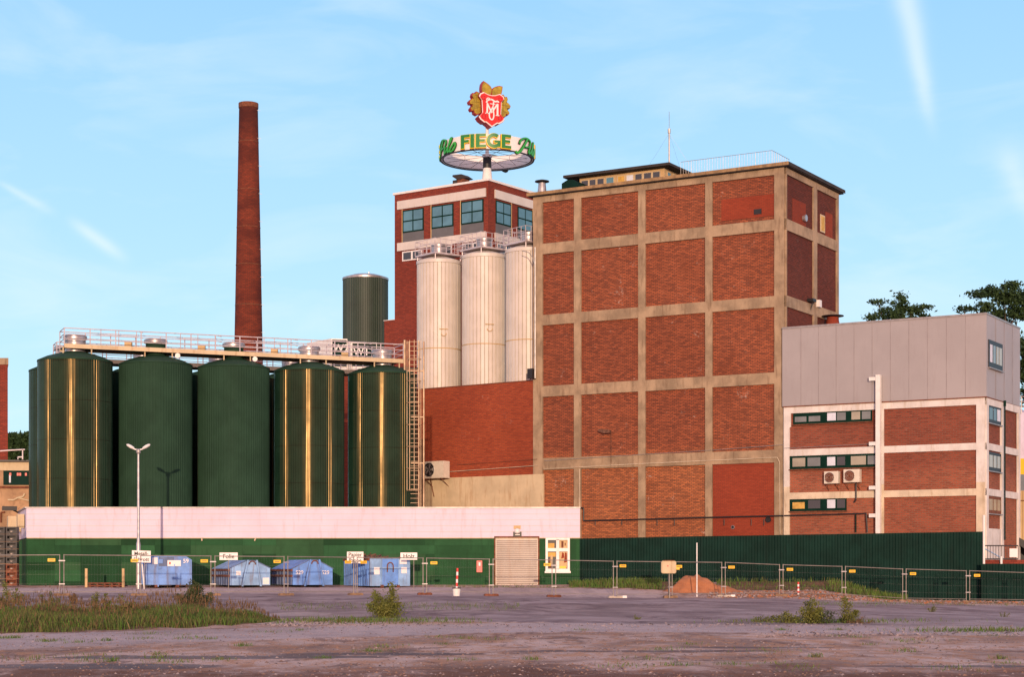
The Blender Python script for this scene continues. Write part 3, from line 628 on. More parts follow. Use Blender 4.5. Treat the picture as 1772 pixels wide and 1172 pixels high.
# air conditioners
def aircon(fr, px0, px1, py0, py1, d, label, fan, depth=.45):
    u0, u1 = fr.u(px1, d), fr.u(px0, d); z0, z1 = fr.z(px0, py1, d), fr.z(px0, py0, d)
    if u0 > u1: u0, u1 = u1, u0
    s = 1 if fr.U.x > 0 else -1
    o = root('air_conditioner', label, 'air conditioner', fr.p((u0 + u1) / 2, z0, 0), 'air conditioners on the walls')
    mb = MB(); mb.box(fr, u0, u1, z0, z1, d, d + depth); part('casing', mb, M['ac_white'], o)
    uc = lerp(u0, u1, .62 if s < 0 else .38); zc = (z0 + z1) / 2; r = (z1 - z0) * .4; n3 = Vector((fr.N.x, fr.N.y, 0)); c = fr.p(uc, zc, d + depth)
    mb = MB(); mb.tube(c, c + n3 * .015, r, 20); part('fan_opening', mb, M[fan], o)
    mb = MB(); U3 = Vector((fr.U.x, fr.U.y, 0)); Z3 = Vector((0, 0, 1))
    for k in range(5):
        a = k * 2 * math.pi / 5 + .3; e = U3 * math.cos(a) + Z3 * math.sin(a); f = U3 * math.cos(a + .5) + Z3 * math.sin(a + .5)
        mb.prism([c + n3 * .02, c + n3 * .02 + e * r * .9, c + n3 * .02 + f * r * .85], n3 * .01)
    part('fan_blades', mb, M['rust'] if fan == 'rust' else M['steel'], o)
    mb = MB()
    for rr in (r * .35, r * .7, r * 1.02):
        P = [c + n3 * .04 + (U3 * math.cos(a) + Z3 * math.sin(a)) * rr for a in [k * math.pi / 9 for k in range(19)]]; mb.path(P, .008 if rr < r else .02, 4)
    part('guard', mb, M['steel'], o)
    for u in (lerp(u0, u1, .15), lerp(u0, u1, .85)):
        mb = MB(); mb.tube(fr.p(u, z0 - .03, .0), fr.p(u, z0 - .03, d + depth), .03, 4); mb.tube(fr.p(u, z0 - .55 * (z1 - z0), .02), fr.p(u, z0 - .03, d + depth * .8), .025, 4); part('bracket', mb, M['rust'], o)
    return o
aircon(X, 1429.5, 1454, 817, 838, .12, 'smaller air conditioner under the middle strip of office windows', 'rust', .4)
aircon(X, 1463.5, 1491, 813.5, 836, .12, 'larger air conditioner right of its twin under the office windows', 'rust', .45)
mb = MB(); mb.path([X.p(X.u(1483), X.z(1483, 838), .2), X.p(X.u(1483), X.z(1483, 865), .2), X.p(X.u(1480), X.z(1480, 870), .2)], .055, 6); solo('refrigerant_pipe', mb, M['black'], 'short black insulated pipe below the larger air conditioner', 'pipe')
mushroom(Fr((AS.p(0, 0, .9)[0], AS.p(0, 0, .9)[1]), AS.U), 1441, 562, 545, .85, 'annex_roof_vent', 'red duct with pointed black cap on the annex roof', M['brick_new'])

# ================================================================ brick plinth with three cream silos
PL = Fr(((942 - CX) / F * 140, 140), (-.80, .60)); UP0, UP1 = 0., PL.u(720.5); ZP = PL.z(930, 658.5)
pl = root('silo_plinth_building', 'plain orange-red brick wall block under the cream silos with rendered base', 'building', PL.p(UP1 / 2, 0, -3))
mb = MB(); mb.box(PL, UP0 + .55, UP1, -1, ZP, -4.6, 0); part('brick_wall', mb, M['brick_plinth'], pl)
ZC = PL.z(940, 821)
mb = MB(); mb.box(PL, UP0, UP1 + .0, -1, ZC, .003, .18); part('rendered_base', mb, M['cream_wall'], pl)
mb = MB(); mb.box(PL, UP0 + .5, UP1 + .05, ZP, ZP + .06, -4.6, .05); part('coping', mb, M['rust'], pl)
line('conduit', PL, [(930, 806), (775, 817)], .25, .02, M['concrete_pale'], pl); line('cable', PL, [(930, 795), (790, 805)], .25, .015, M['rust'], pl)
line('base_pipe', PL, [(724, 878), (790, 880), (935, 879)], .3, .06, M['rust'], pl)
line('small_pipe', PL, [(745, 832), (751, 860)], .3, .04, M['rust'], pl)
mb = MB(); mb.box(PL, PL.u(729), PL.u(721), PL.z(725, 876), PL.z(725, 858), .2, .5); solo('meter_cabinet', mb, M['cream_wall'], 'small cream meter cabinet on the rendered wall base behind the ladder', 'cabinet')
aircon(PL, 738.5, 778, 800.5, 829.5, .5, 'large boxy air conditioner with dark fan on the orange brick wall', 'black', .8)
M['seam'] = paint('silo_seam_tan', (.50, .45, .37), .6, 0, .1)  # yellowish tan colour of the seam grooves
def catwalk_box(o, c, zt, r, rr=.1):
    pass
SF = box_on(PL, -2.35); SR = 1.84
for i, (px, ztop) in enumerate(((759.5, 447), (838, 437), (914.5, 427))):
    u = SF.u(px); c = SF.p(u, 0, 0); zt = EYE + (HY - ztop) / F * (c.y - 1.84)
    lab = ('left cream ribbed silo, farthest from the tall block', 'middle cream ribbed silo with a small hatch low on it', 'right cream ribbed silo tucked against the tall block')[i]
    o = root('cream_silo', lab, 'silo', (c.x, c.y, ZP), 'cream silos on the brick plinth')
    mb = MB(); mb.corr_lathe((c.x, c.y, 0), SR, ZP + .05, zt - .15, 36, .05, .08, .76, i * .05)
    zs = ZP + 3.4
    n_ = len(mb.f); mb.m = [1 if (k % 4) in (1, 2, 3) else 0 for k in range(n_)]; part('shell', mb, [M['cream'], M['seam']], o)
    mb = MB(); mb.lathe((c.x, c.y, 0), [(SR + .02, zt - .3), (SR + .05, zt - .28), (SR + .05, zt), (SR - .1, zt + .05), (.5, zt + .5)], 40); part('roof_ring', mb, M['cream'], o, True); mb = MB(); mb.lathe((c.x, c.y, 0), [(SR + .012, zs), (SR + .02, zs + .02), (SR + .02, zs + .06), (SR + .012, zs + .08)], 40, cap0=False, cap1=False); part('seam_band', mb, M['tan'], o, True)
    mb = MB(); mb.lathe((c.x, c.y, 0), [(.62, zt + .4), (.62, zt + 1.25), (.7, zt + 1.27), (.7, zt + 1.4), (.3, zt + 1.5)], 18); part('manhole', mb, M['galv'], o, True)
    if i < 2:
        for dy_, w_ in ((5.0, .36), (4.65, .2)):
            a = -math.pi / 2 + .25; q = Vector((c.x + SR * math.cos(a), c.y + SR * math.sin(a), ZP + dy_)); nn = Vector((math.cos(a), math.sin(a), 0)); tt = Vector((-nn.y, nn.x, 0))
            mb = MB()
            if w_ > .3: mb.tube(q - tt * .36 + nn * .05, q + tt * .36 + nn * .05, .04, 5)
            else: mb.path([q + nn * .1 + (tt * math.cos(b) + Vector((0, 0, 1)) * math.sin(b)) * .22 for b in [math.pi + k * math.pi / 8 for k in range(9)]] , .035, 5)
            part('hatch_fitting', mb, M['tan'], o)
    # square service platform
    k = root('silo_platform', ('railed square platform on top of the left cream silo', 'railed square platform on top of the middle cream silo', 'railed platform on the right cream silo, partly behind the block')[i], 'platform', (c.x, c.y, zt + .3), 'service platforms on the cream silos')
    a0 = R(38); ex, ey = Vector((math.cos(a0), math.sin(a0), 0)), Vector((-math.sin(a0), math.cos(a0), 0)); hw = 1.42; C = Vector((c.x, c.y, zt + .42))
    cs = [C - ex * hw - ey * hw, C + ex * hw - ey * hw, C + ex * hw + ey * hw, C - ex * hw + ey * hw]
    mb = MB(); mb.hexa(cs + [p + Vector((0, 0, .12)) for p in cs]); part('deck', mb, M['rail'], k)
    mb = MB()
    for a, b in zip(cs, cs[1:] + cs[:1]):
        for h in (.5, .85, 1.25): mb.tube(a + Vector((0, 0, h)), b + Vector((0, 0, h)), .025, 5)
        for j in range(5):
            p = a.lerp(b, j / 5.); mb.tube(p + Vector((0, 0, .1)), p + Vector((0, 0, 1.27)), .028, 5)
    part('railing', mb, M['rail'], k)
    mb = MB()
    for p in cs: mb.tube(p.lerp(C, .1), p.lerp(C, .1) - Vector((0, 0, .55)), .04, 5)
    part('support_leg', mb, M['rail'], k)
line('downpipe', A, [(926, 428), (926, 655)], .5, .07, M['steel'], blk)
line('cable_loop', A, [(904, 434), (915, 437), (922, 446), (926, 462)], .5, .03, M['steel'], blk)
mb = MB(); u = A.u(926); mb.box(A, u - .25, u + .2, A.z(926, 657), A.z(926, 640), .3, .9); solo('pipe_end_box', mb, M['black'], 'dark box at the foot of the downpipe beside the right cream silo', 'box')

# ================================================================ tower with the sign
TF = Fr(((845 - CX) / F * 149, 149), (-.815, .579)); TS = Fr(TF.O, (.579, .815)); ZTT = TF.z(845, 311); UT = TF.u(683); ST = 7.6
tw = root('brick_tower', 'red brick tower with cream bands and a row of green-framed windows', 'building', TF.p(UT / 2, 0, -ST / 2))
mb = MB(); mb.box(TF, 0, UT, -1, ZTT - .08, -ST, 0); part('brick_wall', mb, M['brick_tower'], tw)
mb = MB(); mb.box(TF, -.12, UT + .12, ZTT - .08, ZTT + .1, -ST - .1, .12); part('coping', mb, M['white'], tw)
def tz(px, py): return TF.z(px, py)
b1 = (TF.z(841, 340.5), TF.z(841, 325.5)); b2 = (TF.z(841, 415), TF.z(841, 400.5))
u0, u1 = TF.u(841.5), TF.u(688.5); s0, s1 = TS.u(855.5), ST - .0
for (z0, z1) in (b1, b2):
    mb = MB(); mb.box(TF, u0, u1, z0, z1, -.02, .12); part('cream_band', mb, M['cream'], tw)
    mb = MB(); mb.box(TS, s0, s1, z0, z1, -.02, .12); part('cream_band', mb, M['cream'], tw)
zw = TF.z(841, 383.5)
def tower_win(fr, pa, pb, z0, z1, nx, nz, mt, panel=True):
    a, b = fr.u(pa), fr.u(pb)
    if a > b: a, b = b, a
    mb = MB(); mb.box(fr, a, b, z0, z1, -.04, .04); w = part('window', mb, M['frame_green'], tw)
    W_, H_ = (b - a - .12), (z1 - z0 - .12)
    for i in range(nx):
        for j in range(nz):
            mb = MB(); mb.box(fr, a + .06 + W_ * i / nx + .06, a + .06 + W_ * (i + 1) / nx - .06, z0 + .06 + H_ * j / nz + .06, z0 + .06 + H_ * (j + 1) / nz - .06, 0, .052); part('pane', mb, M[mt], w)
    return a, b
for pa, pb in ((697, 733.5), (747, 785), (798, 837)):
    a, b = tower_win(TF, pa, pb, zw, b1[0] - .12, 2, 2, 'glass')
    mb = MB(); mb.box(TF, a, b, b2[1] + .0, zw - .01, -.03, .03); part('parapet_panel', mb, M['panel_grey'], tw)
    mb = MB(); mb.box(TF, b, b + .07, b2[1], b1[0], -.03, .06); part('window_trim', mb, M['tan'], tw)
for pa, pb in ((857.5, 884), (895.5, 921)):
    a, b = tower_win(TS, pa, pb, zw, b1[0] - .12, 2, 2, 'glass')
    mb = MB(); mb.box(TS, a, b, b2[1], zw - .01, -.03, .03); part('parapet_panel', mb, M['panel_grey'], tw)
    mb = MB(); mb.box(TS, b, b + .07, b2[1], b1[0], -.03, .06); part('window_trim', mb, M['tan'], tw)
zl1, zl0 = TF.z(841, 417), TF.z(841, 434)
for pa, pb in ((697, 730), (748, 782), (800, 838)):
    a, b = TF.u(pb), TF.u(pa); mb = MB(); mb.box(TF, a - .03, b + .03, zl0, zl1, -.04, .05); w = part('window', mb, M['white'], tw)
    for i in (0, 1):
        mb = MB(); mb.box(TF, lerp(a, b, i * .5) + .1, lerp(a, b, i * .5 + .5) - .1, zl0 + .1, zl1 - .1, 0, .062); part('pane', mb, M['glass_dark'], w)
pa, pb = 860, 884
a, b = TS.u(pa), TS.u(pb); mb = MB(); mb.box(TS, a, b, zl0, zl1, -.04, .05); w = part('window', mb, M['white'], tw); mb = MB(); mb.box(TS, a + .1, b - .1, zl0 + .1, zl1 - .1, 0, .062); part('pane', mb, M['glass_dark'], w)
# lower step on the tower's left
LB = box_on(TF, -1.0); mb = MB(); a, b = LB.u(684), LB.u(665); mb.box(LB, a - .3, b, -1, LB.z(672, 555), -5, 0); 
st = root('stair_annex', 'narrow lower brick step at the left foot of the tower', 'building', LB.p(a, 0, -2)); part('brick_wall', mb, M['brick_tower'], st)
mb = MB(); mb.box(LB, a - .3, b + .06, LB.z(672, 555), LB.z(672, 554), -5, .06); part('coping', mb, M['white'], st)
q = box_on(TF, -1.2); u = q.u(801); p = q.p(u, ZTT + .1, 0)
cv = root('roof_cowl', 'small dark louvred cowl on the tower roof left of the sign', 'vent', p)
zc_ = q.z(801, 314); mb = MB(); mb.box(q, u - .4, u + .4, ZTT + .1, zc_ + .15, -.4, .4); part('duct', mb, M['rust'], cv)
mb = MB(); mb.shape(q, [(u - .75, zc_ + .16), (u + .25, zc_ + .1), (u + .75, zc_ + .42), (u + .72, zc_ + .55), (u - .2, zc_ + .52)], -.5, .5); mb.box(q, u + .3, u + .75, zc_ - .25, zc_ + .1, -.4, .45); part('cap', mb, M['roof'], cv)
# ================================================================ the rotating ring sign
RC = Vector(((843 - CX) / F * 152.2, 152.2, 0)); RR = 3.93
def zr(py, Y=152.2): return EYE + (HY - py) / F * Y
ZB, ZR1 = zr(257.5, 148.2), zr(232, 148.2)
sg = root('ring_sign', 'white ring sign with green and yellow lettering on a mast above the tower', 'sign', (RC.x, RC.y, ZTT + .1), )
zm = zr(222)
mb = MB(); mb.lathe((RC.x, RC.y, 0), [(1.0, ZTT + .1), (1.0, ZTT + .25), (.62, ZTT + .5), (.45, ZTT + .6), (.38, ZTT + 1.3), (.25, ZTT + 2.3)], 16); part('mast_base', mb, M['white'], sg, True)
mb = MB(); mb.lathe((RC.x, RC.y, 0), [(.24, ZTT + 2.3), (.22, ZB + .2), (.42, ZB + .2), (.42, ZB + .45), (.16, ZB + .45), (.12, zm + .6)], 12); part('mast', mb, M['white'], sg, True)
mb = MB(); mb.lathe((RC.x, RC.y, 0), [(.3, ZB - .75), (.36, ZB - .7), (.36, ZB + .12), (.3, ZB + .15)], 12); part('bearing', mb, M['black'], sg, True)
mb = MB(); n = 72; vs = []
for r_, z in ((RR, ZB), (RR, ZR1), (RR - .1, ZR1), (RR - .1, ZB)):
    vs += [(RC.x + r_ * math.cos(2 * math.pi * i / n), RC.y + r_ * math.sin(2 * math.pi * i / n), z) for i in range(n)]
mb.add(vs, [(j * n + i, j * n + (i + 1) % n, ((j + 1) % 4) * n + (i + 1) % n, ((j + 1) % 4) * n + i) for j in range(4) for i in range(n)])
band = part('ring_band', mb, M['sign_white'], sg, True)
mb = MB()
for r_, z, q in ((RR + .02, ZB - .03, .07), (RR - .22, ZB + .02, .02)):
    P = [Vector((RC.x + r_ * math.cos(2 * math.pi * i / n), RC.y + r_ * math.sin(2 * math.pi * i / n), z)) for i in range(n + 1)]; mb.path(P, q, 5)
part('rim', mb, M['black'], sg)
mb = MB(); vs = []
for r_, z in ((RR - .1, ZB + .02), (RR - .22, ZB + .02), (RR - .22, ZB + .05), (RR - .1, ZB + .05)):
    vs += [(RC.x + r_ * math.cos(2 * math.pi * i / n), RC.y + r_ * math.sin(2 * math.pi * i / n), z) for i in range(n)]
mb.add(vs, [(j * n + i, j * n + (i + 1) % n, ((j + 1) % 4) * n + (i + 1) % n, ((j + 1) % 4) * n + i) for j in range(4) for i in range(n)]); part('soffit', mb, M['black'], sg)
mb = MB(); m = 8
for i in range(m):
    a = 2 * math.pi * (i + .5) / m; b = 2 * math.pi * (i + 1.5) / m
    pa = Vector((RC.x + (RR - .2) * math.cos(a), RC.y + (RR - .2) * math.sin(a), ZB + .12)); pb = Vector((RC.x + (RR - .2) * math.cos(b), RC.y + (RR - .2) * math.sin(b), ZB + .12)); c = Vector((RC.x, RC.y, ZB + .3))
    pc = pa.lerp(c, .45); pd = pb.lerp(c, .45); pe = (pa + pb) / 2
    mb.tube(c, pa, .02, 4); mb.tube(pc, pd, .018, 4); mb.tube(pc, pe, .014, 4); mb.tube(pd, pe, .014, 4)
part('spokes', mb, M['black'], sg)
# --- letters on the ring: quads in (arc metres, height 0..1)
def ring_pt(s, z, r):
    a = -math.pi / 2 + s / RR; return Vector((RC.x + r * math.cos(a), RC.y + r * math.sin(a), z))
def inflate(q, d):
    cx_, cy_ = sum(p[0] for p in q) / len(q), sum(p[1] for p in q) / len(q); out = []
    n = len(q); area = sum(q[i][0] * q[(i + 1) % n][1] - q[(i + 1) % n][0] * q[i][1] for i in range(n)); sg_ = 1 if area > 0 else -1
    for i in range(n):
        p0, p1, p2 = Vector(q[i - 1]), Vector(q[i]), Vector(q[(i + 1) % n])
        e1, e2 = (p1 - p0), (p2 - p1)
        if e1.length < 1e-6 or e2.length < 1e-6: out.append(tuple(p1)); continue
        e1.normalize(); e2.normalize(); n1 = Vector((e1.y, -e1.x)) * sg_; n2 = Vector((e2.y, -e2.x)) * sg_; nn = n1 + n2
        if nn.length < .2: nn = n1
        k = d * 2 / max(nn.length ** 2, .9); out.append(tuple(p1 + nn * k))
    return out
def bar(x0, x1, y0, y1): return [(x0, y0), (x1, y0), (x1, y1), (x0, y1)]
def ribbon(pts, w, wf=None):
    Q = []; P = [Vector(p) for p in pts]; L = []
    for i, p in enumerate(P):
        d = (P[min(i + 1, len(P) - 1)] - P[max(i - 1, 0)]).normalized(); nn = Vector((-d.y, d.x)); ww = w * (wf(i / (len(P) - 1)) if wf else 1) / 2; L.append((p + nn * ww, p - nn * ww))
    for (a, b), (c, d) in zip(L, L[1:]): Q.append([tuple(a), tuple(b), tuple(d), tuple(c)])
    return Q
def bez(pts, n=10):
    """smooth curve through points (Catmull-Rom)"""
    P = [Vector(p) for p in pts]; P = [P[0] * 2 - P[1]] + P + [P[-1] * 2 - P[-2]]; out = []
    for i in range(1, len(P) - 2):
        for k in range(n):
            t = k / n; a, b, c, d = P[i - 1], P[i], P[i + 1], P[i + 2]
            out.append(tuple(.5 * ((2 * b) + (c - a) * t + (2 * a - 5 * b + 4 * c - d) * t * t + (3 * b - a - 3 * c + d) * t ** 3)))
    out.append(tuple(P[-2])); return out
def arc(cx_, cy_, rx, ry, a0, a1, n=14): return [(cx_ + rx * math.cos(R(lerp(a0, a1, i / n))), cy_ + ry * math.sin(R(lerp(a0, a1, i / n)))) for i in range(n + 1)]
H = ZR1 - ZB; LH = H * 1.02
def letterF(x): return [bar(x, x + .27, 0, 1), bar(x + .27, x + .72, .80, 1), bar(x + .27, x + .64, .42, .60)]
def letterI(x): return [bar(x, x + .28, 0, 1)]
def letterE(x): return [bar(x, x + .27, 0, 1), bar(x + .27, x + .73, .81, 1), bar(x + .27, x + .66, .42, .59), bar(x + .27, x + .75, 0, .19)]
def letterG(x):
    return ribbon(arc(x + .5, .5, .42, .42, 50, 315, 16), .24) + [bar(x + .52, x + .98, .36, .52), bar(x + .76, x + .98, .06, .36)]
def put_letters(quads, sc_, s0, z0, layers, parent, name, mats):
    for (dlt, r0, r1, ds, dz_), mt in zip(layers, mats):
        mb = MB()
        for q in quads:
            qq = inflate([(p[0] * sc_[0] + s0 + ds, p[1] * sc_[1] + z0 + dz_) for p in q], dlt)
            mb.add([ring_pt(p[0], p[1], r0) for p in qq] + [ring_pt(p[0], p[1], r1) for p in qq], [tuple(range(len(qq))), tuple(range(2 * len(qq) - 1, len(qq) - 1, -1))] + [(i, i + len(qq), (i + 1) % len(qq) + len(qq), (i + 1) % len(qq)) for i in range(len(qq))])
        o = part(name if parent is sg else 'outline', mb, mt, parent); 
        if parent is sg: base = o; parent = o
    return base
M['let_green'] = paint('letter_green', (.012, .19, .035), .4, 0, .08); M['let_bright'] = paint('bright_green', (.03, .38, .03), .4, 0, .08)
M['let_yellow'] = paint('letter_yellow', (.88, .70, .02), .4, 0, .05); M['let_red'] = paint('letter_dark_red', (.40, .06, .02), .5, 0, .05); M['let_dark'] = paint('letter_dark_edge', (.012, .03, .015), .5, 0, .05)
def word_main(center):
    x = 0; quads = []; w = {'F': .78, 'I': .42, 'E': .84, 'G': 1.08}
    for ch in 'FIEGE':
        fn = {'F': letterF, 'I': letterI, 'E': letterE, 'G': letterG}[ch]; Q = fn(x)
        quads.append((ch, Q)); x += w[ch]
    sx = 4.3 / x
    for ch, Q in quads:
        put_letters(Q, (sx, LH * .90), center - 2.15, ZB + .13, ((0, RR + .14, RR + .19, 0, 0), (.04, RR + .09, RR + .14, -.015, -.015), (.045, RR + .03, RR + .09, -.05, -.04)), sg, 'letter', (M['let_green'], M['let_yellow'], M['let_red']))
def word_script(center):
    s = []
    sh = lambda P: [(x + .28 * y, y) for x, y in P]
    P_ = [ribbon(sh(bez([(.52, 1.02), (.42, .7), (.30, .3), (.16, -.05), (.0, -.18), (-.12, -.05)], 5)), .13), ribbon(sh(bez([(-.02, .55), (.02, .85), (.35, 1.08), (.8, 1.0), (.95, .75), (.8, .5), (.5, .4)], 5)), .10)]
    i_ = [ribbon(sh(bez([(.95, .5), (.92, .2), (.98, .02), (1.12, .1)], 5)), .12), [bar(1.05, 1.17, .66, .8)]]
    l_ = [ribbon(sh(bez([(1.12, .1), (1.35, .6), (1.42, .98), (1.32, .95), (1.28, .4), (1.33, .02), (1.48, .1)], 5)), .10)]
    s_ = [ribbon(sh(bez([(1.48, .1), (1.72, .6), (1.86, .4), (1.78, .08), (1.6, .0), (1.5, .08)], 5)), .11)]
    for L in (P_, i_, l_, s_):
        Q = [q for r_ in L for q in r_]
        put_letters(Q, (1.5, LH * .9), center - 1.5, ZB + .08, ((0, RR + .10, RR + .15, 0, 0), (.035, RR + .03, RR + .10, -.02, -.03)), sg, 'script_letter', (M['let_bright'], M['let_dark']))
q6 = 2 * RR * math.pi / 6
for k in (0, 2, 4): word_main(k * q6)
for k in (1, 3, 5): word_script(k * q6 + (.12 if k == 1 else -.1 if k == 5 else 0))
# --- the emblem on top
ER = R(24); EMF = Fr((RC.x + .25, RC.y - .6), (math.cos(ER), math.sin(ER))); zc = zr(190)
em = root('crest_emblem', 'red shield crest with white monogram framed by golden leaves above the ring sign', 'emblem', (RC.x, RC.y, zm + .4))
GOLD = paint('gold_leaf_face', (.36, .26, .014), .45, 0, .35, 2); REDF = paint('crest_red', (.68, .018, .014), .4, 0, .05); REDS = paint('crest_side_red', (.33, .012, .02), .5, 0, .1); WH = M['sign_white']
def pl2(poly, d0, d1, mat, name, parent):
    mb = MB(); n = len(poly); P = [EMF.p(x, zc + z, d0) for x, z in poly]; Q = [EMF.p(x, zc + z, d1) for x, z in poly]; c0 = EMF.p(sum(p[0] for p in poly) / n, zc + sum(p[1] for p in poly) / n, d0); c1 = EMF.p(sum(p[0] for p in poly) / n, zc + sum(p[1] for p in poly) / n, d1)
    mb.add(P + Q + [c0, c1], [(i, (i + 1) % n, 2 * n) for i in range(n)] + [(n + (i + 1) % n, n + i, 2 * n + 1) for i in range(n)] + [(i, i + n, (i + 1) % n + n, (i + 1) % n) for i in range(n)])
    return part(name, mb, mat, parent)
shp = [(-.72, 1.15), (-1.02, 1.0), (-1.12, .78), (-.88, .5), (-.82, -.55), (-1.14, -.88), (-.98, -1.1), (-.66, -1.3), (-.5, -1.28), (0, -1.62), (.5, -1.28), (.66, -1.3), (.98, -1.1), (1.14, -.88), (.82, -.55), (.88, .5), (1.12, .78), (1.02, 1.0), (.72, 1.15), (.35, 1.0), (0, .96), (-.35, 1.0)]
sc1 = lambda P, k: [(x * k, z * k) for x, z in P]
sh_ = pl2(sc1(shp, 1.06), -.45, .34, REDS, 'shield', em)
pl2(sc1(shp, 1.04), .34, .37, WH, 'shield_border', sh_); pl2(sc1(shp, .97), .37, .41, REDF, 'shield_face', sh_)
mb = MB()
def rib3(pts, w, d0, d1):
    for q in ribbon(pts, w): mb.add([EMF.p(x, zc + z, d0) for x, z in q] + [EMF.p(x, zc + z, d1) for x, z in q], [(0, 1, 2, 3), (7, 6, 5, 4), (0, 4, 5, 1), (1, 5, 6, 2), (2, 6, 7, 3), (3, 7, 4, 0)])
rib3(bez([(-.52, .30), (-.40, .52), (-.05, .62), (.25, .48), (.5, .52), (.62, .44)], 6), .13, .41, .46)
rib3(bez([(-.1, .60), (-.35, .72), (-.50, .60), (-.4, .46)], 5), .07, .41, .46)
rib3([(-.42, .25), (-.46, -.62)], .15, .41, .46); rib3([(-.62, -.58), (-.30, -.58)], .07, .41, .46)
rib3([(-.46, .28), (-.02, -.5), (.1, -.3), (.5, .3)], .13, .41, .465); rib3([(.5, .3), (.5, -.7)], .16, .41, .46); rib3([(.34, -.68), (.66, -.68)], .07, .41, .46)
rib3(bez([(.12, .42), (.08, -.1), (.14, -.75), (.0, -1.08), (-.22, -.98), (-.26, -.6), (-.05, -.2), (.1, .1)], 6), .11, .465, .50)
rib3([(-.2, .25), (.3, .25)], .06, .41, .46)
part('monogram', mb, WH, sh_)
mb = MB()
for x, z in ((-.78, .72), (.78, .72), (-.74, -.86), (.74, -.86)):
    P = [(x - .14, z - .14), (x + .14, z - .14), (x + .14, z + .14), (x - .14, z + .14), (x - .14, z - .14)]; rib3(P, .05, .41, .44)
part('corner_marks', mb, REDS, sh_)
def leaf(cx_, cz, ang, ln, wd, nm='leaf', d=0.):
    P = []
    for i in range(20):
        t = i / 19.; s = t * 2 if t <= .5 else (1 - t) * 2; side = 1 if t <= .5 else -1
        x = s * ln; y = side * wd * math.sin(math.pi * min(1, s ** .8)) * .5
        if i in (0, 19): y = 0
        P.append((cx_ + x * math.cos(ang) - y * math.sin(ang), cz + x * math.sin(ang) + y * math.cos(ang)))
    P = P[:-1]; del P[9:10]
    o = pl2(P, -.4 + d, .05 + d, REDS, nm, em); c = (sum(p[0] for p in P) / len(P), sum(p[1] for p in P) / len(P))
    f = pl2([(c[0] + (p[0] - c[0]) * .88, c[1] + (p[1] - c[1]) * .88) for p in P], .05 + d, .09 + d, GOLD, 'leaf_face', o)
leaf(-.05, .92, R(116), 1.5, 1.0); leaf(.15, .92, R(48), 1.5, .9)
def lobed(sgn):
    P = []; base = [(.72, .98), (.98, 1.22), (1.25, 1.30), (1.38, 1.10), (1.58, 1.14), (1.66, .90), (1.52, .72), (1.74, .58), (1.92, .38), (1.84, .16), (1.60, .16), (1.66, -.06), (1.82, -.22), (1.70, -.42), (1.48, -.38), (1.44, -.60), (1.18, -.72), (.80, -.5), (.86, .2), (.84, .6)]
    P = [(sgn * x, z) for x, z in base]
    if sgn < 0: P = P[::-1]
    o = pl2(P, -.5, -.02, REDS, 'leaf_cluster', em); c = (sgn * 1.2, .3)
    pl2([(c[0] + (p[0] - c[0]) * .92, c[1] + (p[1] - c[1]) * .92) for p in P], -.02, .04, GOLD, 'leaf_face', o)
    global mb
    mb = MB()
    for a, b in (((.9, .9), (1.4, .95)), ((.92, .4), (1.7, .35)), ((.9, .0), (1.6, -.25)), ((.9, -.3), (1.2, -.55)), ((1.25, .95), (1.2, -.4))):
        rib3([(sgn * a[0], a[1]), (sgn * b[0], b[1])], .05, .04, .06)
    part('veins', mb, paint('leaf_vein', (.25, .17, .01), .5), o)
lobed(1); lobed(-1)
mb = MB(); mb.tube((RC.x, RC.y, zc - 2.6), (RC.x, RC.y, zc - 1.2), .13, 8); mb.tube((RC.x, RC.y, zc - 1.3), (RC.x, RC.y, zc + .8), .08, 8); part('post', mb, M['white'], em)
# ================================================================ green tanks
TD = Vector((.928, .374)).normalized(); TO = Vector(((130 - CX) / F * 110.3, 110.3)); TN = Vector((-TD.y, TD.x))
TR, TP = 2.26, 4.955
ZTK = 14.41
def tank(c, R_, ztop, label, mat, ribs, a0, group, name='green_tank', manhole=True):
    o = root(name, label, 'tank', (c.x, c.y, .5), group)
    mb = MB(); mb.corr_lathe((c.x, c.y, 0), R_, .5, ztop, ribs, .026, .19, .34, a0); part('shell', mb, mat, o)
    mb = MB(); mb.lathe((c.x, c.y, 0), [(R_ - .03, ztop - .02), (R_ + .03, ztop), (R_ + .02, ztop + .08), (R_ * .78, ztop + .32), (R_ * .45, ztop + .55), (.5, ztop + .68)], 56); part('domed_roof', mb, M['green_matt'], o, True)
    if manhole:
        mb = MB(); mb.lathe((c.x, c.y, 0), [(.62, ztop + .5), (.62, ztop + 1.38), (.72, ztop + 1.42), (.72, ztop + 1.62), (.66, ztop + 1.66), (.3, ztop + 1.72)], 22); mb.m = [1 if (mat is M['green_matt'] and k < 22) else 0 for k in range(len(mb.f))]; part('manhole', mb, [M['galv'], M['green_matt']], o, True)
    return o
labs = ['leftmost front green tank with one broad golden glint', 'second green tank from the left, dull, with the lamp shadow on it', 'third green tank from the left, plain dull green without glints', 'fourth green tank from the left with three golden glints', 'rightmost front green tank beside the caged ladder']
for i in range(5):
    c = TO + TD * (TP * i); ph0 = math.atan2(-c.y, -c.x)
    tank(Vector((c.x, c.y, 0)), TR, ZTK, labs[i], M['green_matt'] if i in (1, 2) else M['green_tank'], 84, -math.pi / 2 + (.02, 0, .03, .03, .02)[i], 'green tanks in the front row')
backl = ['rear green tank peeping out at the far left end', 'rear green tank glimpsed between the first two front tanks', 'rear green tank glimpsed left of the fourth front tank', 'rear green tank glimpsed left of the rightmost front tank']
